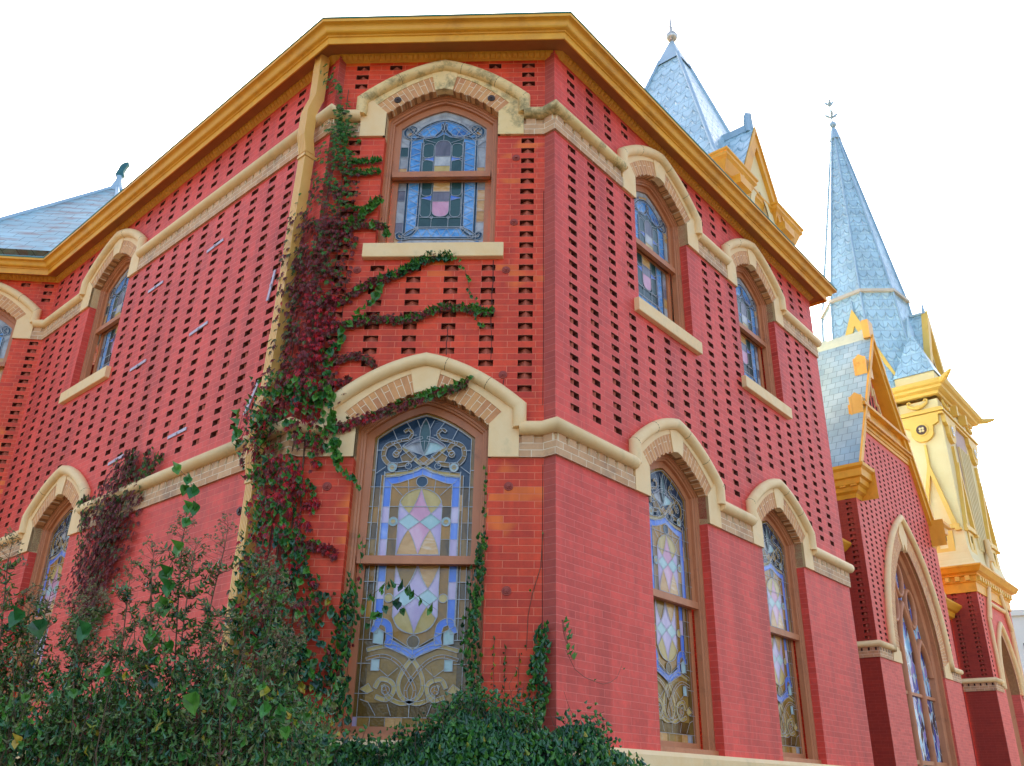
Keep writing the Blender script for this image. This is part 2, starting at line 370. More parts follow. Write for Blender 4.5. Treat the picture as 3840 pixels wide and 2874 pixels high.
def ay(x, hw, rise):
    t = abs(x) / hw; return rise * (1 - .35 * t - .65 * t * t)
def outline(d, zb, zs, hw=HW, rise=RISE, n=9):
    """opening inset by d: bottom-left, arch, bottom-right; (x,z) clockwise from the bottom left"""
    X = hw - d; pts = [(-X, zb)]
    for i in range(-n, n + 1):
        x = X * i / n; t = abs(x) / hw
        sl = rise / hw * (.35 + 1.3 * t)
        pts.append((x, zs + ay(x, hw, rise) - d * math.sqrt(1 + sl * sl)))
    pts.append((X, zb)); return pts

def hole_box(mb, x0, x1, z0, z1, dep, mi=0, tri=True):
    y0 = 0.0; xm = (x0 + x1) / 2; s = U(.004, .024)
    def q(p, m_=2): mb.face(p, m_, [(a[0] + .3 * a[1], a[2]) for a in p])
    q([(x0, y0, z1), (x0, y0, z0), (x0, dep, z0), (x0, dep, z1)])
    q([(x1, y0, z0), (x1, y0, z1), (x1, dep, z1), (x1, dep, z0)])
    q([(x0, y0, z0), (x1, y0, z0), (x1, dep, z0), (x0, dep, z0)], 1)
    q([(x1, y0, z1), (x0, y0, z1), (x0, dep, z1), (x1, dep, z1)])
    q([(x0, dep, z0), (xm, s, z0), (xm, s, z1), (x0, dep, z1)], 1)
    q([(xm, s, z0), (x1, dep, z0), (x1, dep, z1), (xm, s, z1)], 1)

def wall_mesh(outer, openings, holes, dep=.085, mi=0, zoff=0.0, xoff=0.0):
    """flat wall sheet at y=0 with real openings and recessed holes"""
    mb = MB(); V = []; Ed = []
    def loop(p):
        b = len(V); V.extend([Vector(q) for q in p])
        for i in range(len(p)): Ed.append((b + i, b + (i + 1) % len(p)))
    loop(outer)
    for o in openings: loop(o)
    # build hole rows as horizontally aligned rectangles
    for (x0, x1, z0, z1) in holes: loop([(x0, z0), (x1, z0), (x1, z1), (x0, z1)])
    ov, oe, of, *_ = delaunay_2d_cdt(V, Ed, [], 0, 1e-5)
    def inside(p, poly):
        x, y = p; c = False; n = len(poly); j = n - 1
        for i in range(n):
            xi, yi = poly[i]; xj, yj = poly[j]
            if (yi > y) != (yj > y) and x < (xj - xi) * (y - yi) / (yj - yi) + xi: c = not c
            j = i
        return c
    hs = {}
    for h in holes: hs.setdefault(int(((h[2] + h[3]) / 2) / .2), []).append(h)
    fl = []
    for f in of:
        c = (sum((ov[i].x for i in f)) / len(f), sum((ov[i].y for i in f)) / len(f))
        if not inside(c, outer): continue
        if any(inside(c, o) for o in openings): continue
        bad = False; kz = int(c[1] / .2)
        for k in (kz - 1, kz, kz + 1):
            for h in hs.get(k, ()):
                if h[0] < c[0] < h[1] and h[2] < c[1] < h[3]: bad = True; break
            if bad: break
        if bad: continue
        fl.append(f)
    P = [(v.x, 0, v.y) for v in ov]
    # orientation: want normal -y
    F = []
    for f in fl:
        a, b, c = [ov[i] for i in f[:3]]
        cr = (b.x - a.x) * (c.y - a.y) - (b.y - a.y) * (c.x - a.x)
        F.append(tuple(f) if cr > 0 else tuple(f[::-1]))
    mb.faces(P, F, mi, uvs=[(p[0] + xoff, p[2] - 4.0667 + CH * 80 + zoff) for p in P])
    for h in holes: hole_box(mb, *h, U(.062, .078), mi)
    if dep:
        for o in openings:
            for i in range(len(o) - 1):
                (x0, z0), (x1, z1) = o[i], o[i + 1]
                L = math.hypot(x1 - x0, z1 - z0)
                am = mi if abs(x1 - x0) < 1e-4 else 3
            # run along the jamb vertically so that courses continue
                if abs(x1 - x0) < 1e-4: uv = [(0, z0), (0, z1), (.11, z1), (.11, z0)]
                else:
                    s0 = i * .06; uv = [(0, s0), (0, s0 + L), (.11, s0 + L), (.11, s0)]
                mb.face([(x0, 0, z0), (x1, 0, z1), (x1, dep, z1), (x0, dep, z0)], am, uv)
    return mb

# ------------------------------------------------------------------ stained glass
def ribbon(mb, pts, w, y, mi, closed=False):
    P = [Vector(p) for p in pts]; n = len(P)
    if closed: P.append(P[0]); n += 1
    L = []
    for i in range(n):
        a = P[max(0, i - 1)]; b = P[min(n - 1, i + 1)]
        if closed and i in (0, n - 1): a = P[n - 2]; b = P[1]
        d = (b - a).normalized(); q = Vector((-d.y, d.x)) * w / 2
        L.append((P[i] + q, P[i] - q))
    for i in range(n - 1):
        a, b = L[i]; c, d = L[i + 1]
        mb.face([(a.x, y, a.y), (b.x, y, b.y), (d.x, y, d.y), (c.x, y, c.y)], mi)
def circ(x, z, r, n=14, a0=0, a1=2 * PI):
    return [(x + r * math.cos(a0 + (a1 - a0) * k / n), z + r * math.sin(a0 + (a1 - a0) * k / n)) for k in range(n if a1 - a0 > 6.2 else n + 1)]
def bez(p0, p1, p2, n=8):
    return [((1 - t) ** 2 * p0[0] + 2 * t * (1 - t) * p1[0] + t * t * p2[0], (1 - t) ** 2 * p0[1] + 2 * t * (1 - t) * p1[1] + t * t * p2[1]) for t in [k / n for k in range(n + 1)]]
def arcpt(*pts):
    """smooth curve through points (catmull-rom)"""
    P = [pts[0]] + list(pts) + [pts[-1]]; out = []
    for i in range(1, len(P) - 2):
        p0, p1, p2, p3 = P[i - 1], P[i], P[i + 1], P[i + 2]
        for k in range(6):
            t = k / 6
            out.append(tuple(.5 * (2 * p1[j] + (p2[j] - p0[j]) * t + (2 * p0[j] - 5 * p1[j] + 4 * p2[j] - p3[j]) * t * t + (3 * p1[j] - p0[j] - 3 * p2[j] + p3[j]) * t ** 3) for j in (0, 1)))
    out.append(pts[-1]); return out
class Glass:
    def __init__(s, y0):
        s.mb = MB(); s.y = y0; s.l = 0; s.keys = []; s.lead = []
    def mi(s, k):
        if k not in s.keys: s.keys.append(k)
        return s.keys.index(k)
    def poly(s, pts, k, lead=True, lw=.0052, mir=False, layer=None):
        s.l += 1; y = s.y - .00035 * s.l
        def one(p):
            a = sum(p[i][0] * p[(i + 1) % len(p)][1] - p[(i + 1) % len(p)][0] * p[i][1] for i in range(len(p)))
            if a < 0: p = p[::-1]
            s.mb.face([(x, y, z) for x, z in p], s.mi(k))
            if lead: s.lead.append((p, lw, True))
        one(list(pts))
        if mir: one([(-x, z) for x, z in pts])
    def line(s, pts, lw=.005, mir=False):
        s.lead.append((list(pts), lw, False))
        if mir: s.lead.append(([(-x, z) for x, z in pts], lw, False))
    def band(s, pts, w, k, mir=False, nseg=None, lead=True):
        """ribbon-shaped glass strip with leads each side and cross leads"""
        P = [Vector(p) for p in pts]; n = len(P); A = []; B = []
        for i in range(n):
            d = (P[min(n - 1, i + 1)] - P[max(0, i - 1)]).normalized(); q = Vector((-d.y, d.x)) * w / 2
            A.append(tuple(P[i] + q)); B.append(tuple(P[i] - q))
        step = max(1, (n - 1) // nseg) if nseg else n - 1
        i = 0
        while i < n - 1:
            j = min(n - 1, i + step)
            s.poly(A[i:j + 1] + B[i:j + 1][::-1], k, lead, .0048, mir); i = j
    def finish(s, parent, name='stained_glass'):
        yl = s.y - .00035 * (s.l + 2) - .002
        li = s.mi('LEAD')
        k = 0
        for p, w, c in s.lead:
            k += 1
            ribbon(s.mb, p, w, yl - .00002 * k, li, c)
        mats = [M['lead'] if k == 'LEAD' else G[k] for k in s.keys]
        return s.mb.build(name, mats, parent)

def lower_upper_sash(parent, y, zr, zs):
    g = Glass(y)
    o = outline(.118, zr, zs); g.poly(o, 'olive', lead=False)
    inn = outline(.150, zr, zs)
    g.poly(inn, 'brown')
    dz = zs - 2.63
    T = lambda pts: [(x, z + dz) for x, z in pts]
    # indigo field in the head
    head = [p for p in inn if p[1] > zs - .2]
    g.poly([(-.378, 2.16 + dz)] + head + [(.378, 2.16 + dz)], 'indigo')
    for x in (-.34, ): pass
    # head divisions
    for a, b in (((-.27, 2.66), (-.22, 2.55)), ((-.16, 2.72), (-.12, 2.66)), ((-.38, 2.47), (-.32, 2.47)), ((-.3, 2.33), (-.38, 2.27)), ((-.10, 2.60), (-.07, 2.60)), ((-.07, 2.73), (-.04, 2.66))):
        g.line(T([a, b]), mir=True)
    # opal / mint fan behind the ellipse, olive scroll work
    g.poly(T([(-.167, 2.49), (-.10, 2.535), (.0, 2.55), (0, 2.43)]), 'opal'); g.poly(T([(.167, 2.49), (.10, 2.535), (0, 2.55), (0, 2.43)]), 'mint')
    g.band(T(arcpt((-.02, 2.58), (-.09, 2.555), (-.17, 2.50))), .022, 'grey', mir=True)
    g.band(T(arcpt((-.175, 2.50), (-.08, 2.405), (.03, 2.32), (.12, 2.285), (.30, 2.265))), .030, 'gold', mir=True, nseg=7)
    g.poly(T([(0, 2.345), (.055, 2.385), (0, 2.43), (-.055, 2.385)]), 'amber')
    g.poly(T([(-.115, 2.47), (-.06, 2.42), (-.10, 2.37), (-.17, 2.37), (-.19, 2.42)]), 'olive', mir=True)
    # big and small scrolls
    g.band(T(arcpt((-.235, 2.44), (-.20, 2.48), (-.245, 2.53), (-.31, 2.50), (-.325, 2.42), (-.28, 2.355), (-.21, 2.345), (-.12, 2.36))), .036, 'olive', mir=True, nseg=7)
    g.poly(T(circ(-.225, 2.435, .026)), 'olive', mir=True)
    g.band(T(arcpt((-.265, 2.53), (-.19, 2.555), (-.13, 2.57), (-.105, 2.615), (-.135, 2.65), (-.17, 2.63))), .024, 'olive', mir=True, nseg=5)
    g.poly(T(bez((0, 2.745), (-.085, 2.62), (0, 2.435)) + bez((0, 2.435), (.085, 2.62), (0, 2.745))[1:]), 'grey')
    g.poly(T(bez((0, 2.735), (-.078, 2.62), (0, 2.445)) + bez((0, 2.445), (.078, 2.62), (0, 2.735))[1:]), 'teal', lead=False)
    # side columns of the field
    for a, b, k in ((2.16, 2.0, 'brown'), (2.0, 1.87, 'amber'), (1.87, 1.74, 'brown'), (1.74, zr - dz, 'olive')):
        g.poly(T([(-.378, a), (-.378, b), (-.328, b), (-.328, a)]), k, mir=True)
        g.poly(T([(-.328, a + .1), (-.328, b), (-.305, b), (-.305, a + .1)]), 'wheat' if k == 'amber' else 'amber', mir=True)
    g.line(T([(-.305, 2.29), (-.305, zr - dz)]), mir=True)
    for z in (2.3, 2.16, 2.0, 1.87, 1.74): g.line(T([(-.41, z), (-.378, z)]), mir=True)
    # blue frame
    for k, (a, b, c, d) in enumerate((((-.302, 2.238), (-.187, 2.248), (-.183, 2.195), (-.245, 2.185)), ((-.187, 2.248), (-.076, 2.287), (-.072, 2.235), (-.183, 2.195)), ((-.076, 2.287), (0, 2.325), (0, 2.263), (-.072, 2.235)))):
        g.poly(T([a, b, c, d]), 'blue', mir=True)
    for a, b in ((2.238, 2.0), (2.0, 1.87), (1.87, 1.74), (1.74, zr - dz)):
        g.poly(T([(-.302, a), (-.300, b), (-.243, b), (-.243, min(a, 2.185))]), 'blue' if a > 2.1 else random.choice(('blue', 'lilac', 'blue')), mir=True)
    g.poly(T([(-.243, 2.185), (-.183, 2.195), (-.072, 2.235), (0, 2.263), (.072, 2.235), (.183, 2.195), (.243, 2.185), (.243, 2.0), (-.243, 2.0)]), 'amber')
    for a, b in (((-.24, 2.18), (-.15, 2.09)), ((-.11, 2.22), (-.10, 2.12)), ((-.243, 2.0), (-.17, 2.0))): g.line(T([a, b]), mir=True)
    for a, b, k in ((2.0, 1.87, 'brown'), (1.87, 1.74, 'amber'), (1.74, zr - dz, 'brown')):
        g.poly(T([(-.243, a), (-.243, b), (-.17, b), (-.17, a)]), k, mir=True)
    g.poly(T(circ(0, 2.205, .045)), 'navy')
    arch = T([(-.17, 2.01)] + bez((-.17, 2.01), (-.15, 2.13), (0, 2.152), 6)[1:] + bez((0, 2.152), (.15, 2.13), (.17, 2.01), 6)[1:] + [(.17, zr - dz), (-.17, zr - dz)])
    g.poly(arch, 'lilac')
    g.poly(T([(-.165, 2.04)] + bez((-.155, 2.06), (-.12, 2.13), (0, 2.152), 5) + bez((0, 2.152), (-.03, 2.03), (-.085, 1.943), 6)[1:] + bez((-.085, 1.943), (-.14, 1.99), (-.165, 2.04), 4)[1:]), 'gold', mir=True)
    g.poly(T(bez((0, 2.152), (-.03, 2.03), (-.085, 1.943), 6) + [(0, 1.878), (.085, 1.943)] + bez((.085, 1.943), (.03, 2.03), (0, 2.152), 6)[1:-1]), 'pink')
    g.poly(T([(-.085, 1.943), (0, 1.878), (-.085, 1.815), (-.168, 1.879)]), 'mint', mir=True)
    g.poly(T([(0, 1.878), (-.085, 1.815)] + bez((-.085, 1.815), (-.04, 1.75), (0, 1.62), 5)[1:] + bez((0, 1.62), (.04, 1.75), (.085, 1.815), 5)[1:]), 'pink')
    g.poly(T([(-.165, 1.62)] + bez((-.165, 1.62), (-.14, 1.74), (-.085, 1.815), 5) + bez((-.085, 1.815), (-.04, 1.75), (0, 1.62), 5)[1:]), 'wheat', mir=True)
    for x, z in ((-.248, 2.323), (-.207, 1.879)):
        g.poly(T(circ(x, z, .036)), 'mint', mir=True); g.poly(T(circ(x, z, .020)), 'gold', mir=True)
    g.poly(T(circ(-.118, 2.334, .025)), 'indigo', mir=True)
    g.finish(parent)
def lower_lower_sash(parent, y, zb, zt):
    g = Glass(y); dz = zb - .392
    T = lambda pts: [(x, z + dz) for x, z in pts]
    top = zt - dz
    g.poly(T([(-.41, .392), (-.41, top), (.41, top), (.41, .392)]), 'brown', lead=False)
    g.poly(T([(-.375, .46), (-.375, top), (.375, top), (.375, .46)]), 'brown')
    xs = [-.41, -.375, -.28, -.17, -.05, .07, .19, .29, .375, .41]
    for i in range(9):
        g.poly(T([(xs[i], .392), (xs[i + 1], .392), (xs[i + 1], .46), (xs[i], .46)]), ('lilac', 'olive', 'brown', 'wheat', 'olive', 'amber', 'wheat', 'opal', 'brown')[i])
    for z in (.62, .83, 1.0, 1.16, 1.3, 1.43): g.line(T([(-.41, z), (-.375, z)]), mir=True); g.line(T([(-.375, z), (-.305, z)]), mir=True)
    for a, b, k in ((top, 1.43, 'amber'), (1.43, 1.3, 'brown'), (1.3, 1.16, 'amber'), (1.16, 1.0, 'brown')):
        g.poly(T([(-.375, a), (-.375, b), (-.328, b), (-.328, a)]), k, mir=True)
    g.line(T([(-.308, top), (-.308, 1.1)]), mir=True)
    # curved bands in the lower field
    g.poly(T([(-.33, .95), (-.33, .56), (.33, .56), (.33, .95)]), 'olive', lead=False)
    g.band(T(arcpt((-.34, .925), (-.2, .955), (-.08, .925), (.03, .83), (.09, .70), (.06, .60), (-.05, .555), (-.16, .60), (-.20, .68))), .028, 'gold', mir=True, nseg=9)
    g.band(T(arcpt((-.34, .86), (-.22, .885), (-.12, .85), (-.04, .77), (.03, .66), (.02, .58))), .022, 'amber', mir=True, nseg=6)
    g.band(T(arcpt((-.26, .66), (-.22, .72), (-.14, .70), (-.12, .64), (-.17, .58), (-.25, .60))), .030, 'gold', mir=True, nseg=6)
    g.poly(T(circ(-.18, .645, .03)), 'amber', mir=True)
    g.poly(T([(-.27, .64), (-.31, .69), (-.37, .65), (-.31, .62)]), 'gold', mir=True)
    for a, b in (((-.25, .80), (-.17, .74)), ((-.17, .74), (-.1, .80)), ((-.30, .56), (-.24, .47)), ((-.16, .55), (-.13, .47)), ((0, .55), (0, .46)), ((-.36, .58), (-.30, .56))): g.line(T([a, b]), mir=True)
    g.poly(T([(-.30, .86), (-.30, .78), (-.24, .78), (-.24, .86)]), 'mint', mir=True)
    # blue shield
    g.poly(T([(-.302, top), (-.302, 1.1), (-.17, 1.03), (0, .93), (.17, 1.03), (.302, 1.1), (.302, top)]), 'amber')
    prev = top
    for z in (1.43, 1.3, 1.13):
        g.poly(T([(-.302, prev), (-.302, z), (-.243, z), (-.243, prev)]), 'blue' if z != 1.3 else 'lilac', mir=True); prev = z
    g.band(T(arcpt((-.30, 1.05), (-.27, 1.13), (-.20, 1.11), (-.18, 1.02), (-.19, .965))), .052, 'blue', mir=True, nseg=3)
    g.poly(T([(-.215, .955), (-.09, .905), (-.075, .955), (-.17, 1.005)]), 'blue', mir=True)
    g.poly(T([(-.09, .905), (0, .866), (0, .931), (-.075, .955)]), 'blue', mir=True)
    g.poly(T([(-.30, .975), (-.30, 1.05), (-.265, 1.085), (-.225, 1.05), (-.225, .965)]), 'mint', mir=True)
    g.poly(T(circ(-.262, 1.0, .0)), 'gold') if False else None
    # egg
    egg = [(-.17, top), (-.17, 1.17)] + bez((-.17, 1.17), (-.13, 1.06), (0, 1.04), 5)[1:] + bez((0, 1.04), (.13, 1.06), (.17, 1.17), 5)[1:] + [(.17, top)]
    g.poly(T(egg), 'lilac')
    g.poly(T(bez((-.168, top), (-.13, 1.43), (-.087, 1.38), 5) + bez((-.087, 1.38), (-.03, 1.45), (-.005, top), 5)[1:]), 'olive')
    g.poly(T(bez((.168, top), (.13, 1.43), (.087, 1.38), 5) + bez((.087, 1.38), (.03, 1.45), (.005, top), 5)[1:]), 'wheat')
    g.poly(T([(0, 1.31), (-.087, 1.375)] + bez((-.087, 1.375), (-.03, 1.45), (0, 1.54), 4)[1:] + bez((0, 1.54), (.03, 1.45), (.087, 1.375), 4)[1:]), 'lilac')
    g.poly(T([(-.087, 1.375), (0, 1.31), (-.085, 1.245), (-.168, 1.307)]), 'mint', mir=True)
    g.poly(T([(0, 1.31), (-.085, 1.245)] + bez((-.085, 1.245), (-.03, 1.16), (0, 1.045), 5)[1:] + bez((0, 1.045), (.03, 1.16), (.085, 1.245), 5)[1:]), 'lilac')
    g.poly(T(bez((-.085, 1.245), (-.03, 1.16), (0, 1.045), 5) + bez((0, 1.045), (-.14, 1.05), (-.158, 1.16), 5)[1:]), 'gold', mir=True)
    g.poly(T(circ(0, .987, .046)), 'brown')
    g.poly(T(circ(-.207, 1.307, .033)), 'gold', mir=True)
    g.finish(parent)
def upper_upper_sash(parent, y, zr, zs):
    g = Glass(y); dz = zs - 5.806
    T = lambda pts: [(x, z + dz) for x, z in pts]
    zb = zr - dz
    g.poly(outline(.118, zr, zs), 'opal', lead=False)
    g.line([(x, z) for x, z in outline(.122, zr, zs)])
    zz = [zb, 5.3, 5.42, 5.54, 5.62]
    for a, b in zip(zz[:-1], zz[1:]):
        for sg in (-1, 1): g.poly(T([(sg * .405, a), (sg * .405, b), (sg * .328, b), (sg * .328, a)]), random.choice(('opal', 'opal', 'grey', 'opal', 'wheat', 'teal')))
    hd = [(-.405, 5.62), (-.36, 5.69), (-.28, 5.77), (-.16, 5.86), (0, 5.925), (.16, 5.86), (.28, 5.77), (.36, 5.69), (.405, 5.62)]
    for (a, b) in zip(hd[:-1], hd[1:]): g.poly(T([a, b, (b[0] * .8, b[1] - .07), (a[0] * .8, a[1] - .07)]), random.choice(('opal', 'opal', 'grey', 'wheat')))
    for a, b in (((0, 5.95), (0, 5.87)), ((-.16, 5.9), (-.11, 5.85)), ((-.28, 5.83), (-.22, 5.77))): g.line(T([a, b]), mir=True)
    g.poly(T([(-.41, 5.55), (-.41, 5.43), (-.33, 5.43), (-.33, 5.55)]), 'teal'); g.poly(T([(.41, 5.3), (.41, 5.22), (.33, 5.22), (.33, 5.3)]), 'wheat')
    g.poly(T([(-.31, 5.63)] + arcpt((-.31, 5.68), (-.26, 5.72), (-.17, 5.81), (0, 5.87), (.17, 5.81), (.26, 5.72), (.31, 5.68)) + [(.31, 5.63), (.31, zb), (-.31, zb)]), 'sky')
    # zigzags in the blue border
    for i in range(6):
        z = 5.24 + i * .065; g.line(T([(-.30, z), (-.21, z + .04)] if i % 2 else [(-.30, z + .04), (-.21, z)]), mir=True)
    g.poly(T([(-.195, 5.64), (-.06, 5.66), (0, 5.70), (.06, 5.66), (.195, 5.64), (.195, zb), (-.195, zb)]), 'teal')
    g.band(T(arcpt((-.27, 5.70), (-.17, 5.80), (0, 5.865), (.17, 5.80), (.27, 5.70))), .022, 'navy')
    g.band(T([(-.318, 5.62), (-.318, zb)]), .024, 'navy', mir=True); g.band(T([(-.198, 5.60), (-.198, zb)]), .022, 'navy', mir=True)
    # scroll eyes
    g.band(T(arcpt((-.02, 5.82), (-.02, 5.74), (-.10, 5.665), (-.22, 5.665), (-.30, 5.72), (-.34, 5.77), (-.375, 5.73), (-.36, 5.67), (-.28, 5.64), (-.2, 5.655))), .026, 'navy', mir=True)
    g.band(T(arcpt((-.36, 5.66), (-.30, 5.69), (-.27, 5.76), (-.31, 5.79), (-.35, 5.77))), .022, 'navy', mir=True)
    g.poly(T([(-.19, 5.655), (-.085, 5.67), (-.06, 5.72), (-.10, 5.77), (-.18, 5.765), (-.23, 5.72)]), 'sky', mir=True)
    g.line(T([(-.19, 5.66), (-.10, 5.77)]), mir=True); g.line(T([(-.12, 5.665), (-.16, 5.765)]), mir=True)
    g.poly(T([(0, 5.855), (-.028, 5.76), (0, 5.70), (.028, 5.76)]), 'indigo')
    g.line(T([(0, 5.70), (0, 5.62)])); g.line(T([(-.18, 5.63), (-.075, 5.59)]), mir=True)
    for a, b in ((5.58, 5.41), (5.39, zb - .1)):
        t = bez((-.187, a - .04), (-.187, a), (-.135, a), 4) + bez((-.135, a), (-.085, a), (-.085, a - .04), 4)[1:]
        u = bez((-.085, b + .04), (-.085, b), (-.135, b), 4) + bez((-.135, b), (-.187, b), (-.187, b + .04), 4)[1:] if b > zb else [(-.085, zb), (-.187, zb)]
        g.poly(T(t + u), 'teal', mir=True)
    g.poly(T([(-.187, 5.40), (-.085, 5.43), (-.085, 5.37), (-.187, 5.40)]), 'blue', mir=True)
    g.poly(T([(-.075, zb), (-.075, 5.56)] + bez((-.075, 5.56), (-.06, 5.62), (0, 5.62), 5)[1:] + bez((0, 5.62), (.06, 5.62), (.075, 5.56), 5)[1:] + [(.075, zb)]), 'grey')
    g.poly(T([(-.075, zb), (-.075, 5.32), (.075, 5.32), (.075, zb)]), 'gold'); g.poly(T([(-.075, 5.32), (-.075, 5.43), (.075, 5.43), (.075, 5.32)]), 'opal')
    g.finish(parent)
def upper_lower_sash(parent, y, zb, zt):
    g = Glass(y)
    g.poly([(-.41, zb), (-.41, zt), (.41, zt), (.41, zb)], 'opal', lead=False)
    zz = [zb, 4.47, 4.6, 4.72, 4.84, 4.96, 5.08, zt]
    for a, b in zip(zz[:-1], zz[1:]):
        for sg in (-1, 1): g.poly([(sg * .41, a), (sg * .41, b), (sg * .335, b), (sg * .335, a)], random.choice(('opal', 'opal', 'grey', 'opal', 'wheat')))
    for x in (-.24, -.1, .03): g.line([(x, zb), (x, 4.53)], mir=True)
    g.poly([(-.31, zt), (-.31, 4.54), (.31, 4.54), (.31, zt)], 'sky')
    for i in range(8):
        z = 4.66 + i * .065; g.line([(-.30, z), (-.21, z + .05)] if i % 2 else [(-.30, z + .05), (-.21, z)], mir=True)
    for i in range(6): g.line([(-.25 + i * .09, 4.56), (-.2 + i * .09, 4.65)]); g.line([(-.2 + i * .09, 4.65), (-.16 + i * .09, 4.56)])
    g.poly([(-.198, zt), (-.198, 4.66), (.198, 4.66), (.198, zt)], 'teal')
    g.band([(-.325, zt), (-.322, 4.60)], .024, 'navy', mir=True); g.band([(-.205, zt), (-.208, 4.68), (-.225, 4.64)], .022, 'navy', mir=True)
    g.band([(-.22, 4.658), (.22, 4.658)], .018, 'navy'); g.band([(-.27, 4.548), (.27, 4.548)], .020, 'navy')
    g.band(arcpt((-.20, 4.66), (-.24, 4.60), (-.31, 4.56), (-.36, 4.60), (-.385, 4.58), (-.36, 4.54), (-.27, 4.55)), .026, 'navy', mir=True)
    g.band(arcpt((-.34, 4.56), (-.28, 4.62), (-.20, 4.66)), .016, 'navy', mir=True)
    g.poly(circ(-.35, 4.485, .03), 'sky', mir=True)
    for a, b in ((zt + .02, 5.01), (4.98, 4.775)):
        g.poly([(-.187, min(a, zt)), (-.187, b + .04)] + bez((-.187, b + .04), (-.187, b), (-.135, b), 4) + bez((-.135, b), (-.09, b), (-.09, b + .04), 4)[1:] + [(-.09, min(a, zt))], 'teal', mir=True)
    g.poly([(-.187, 4.99), (-.09, 5.02), (-.09, 4.96)], 'blue', mir=True)
    g.poly([(-.078, zt), (-.078, 5.06), (.078, 5.06), (.078, zt)], 'wheat'); g.poly([(-.078, 5.06), (-.078, 4.95), (.078, 4.95), (.078, 5.06)], 'grey')
    g.poly([(-.078, 4.95), (-.078, 4.84)] + bez((-.078, 4.84), (-.07, 4.78), (0, 4.78), 4) + bez((0, 4.78), (.07, 4.78), (.078, 4.84), 4)[1:] + [(.078, 4.95)], 'pink')
    g.poly(circ(-.078, 4.77, .013), 'navy', mir=True)
    g.line([(-.19, 4.77), (.19, 4.77)]); g.line([(-.078, 4.77), (-.078, 4.66)], mir=True)
    g.finish(parent)

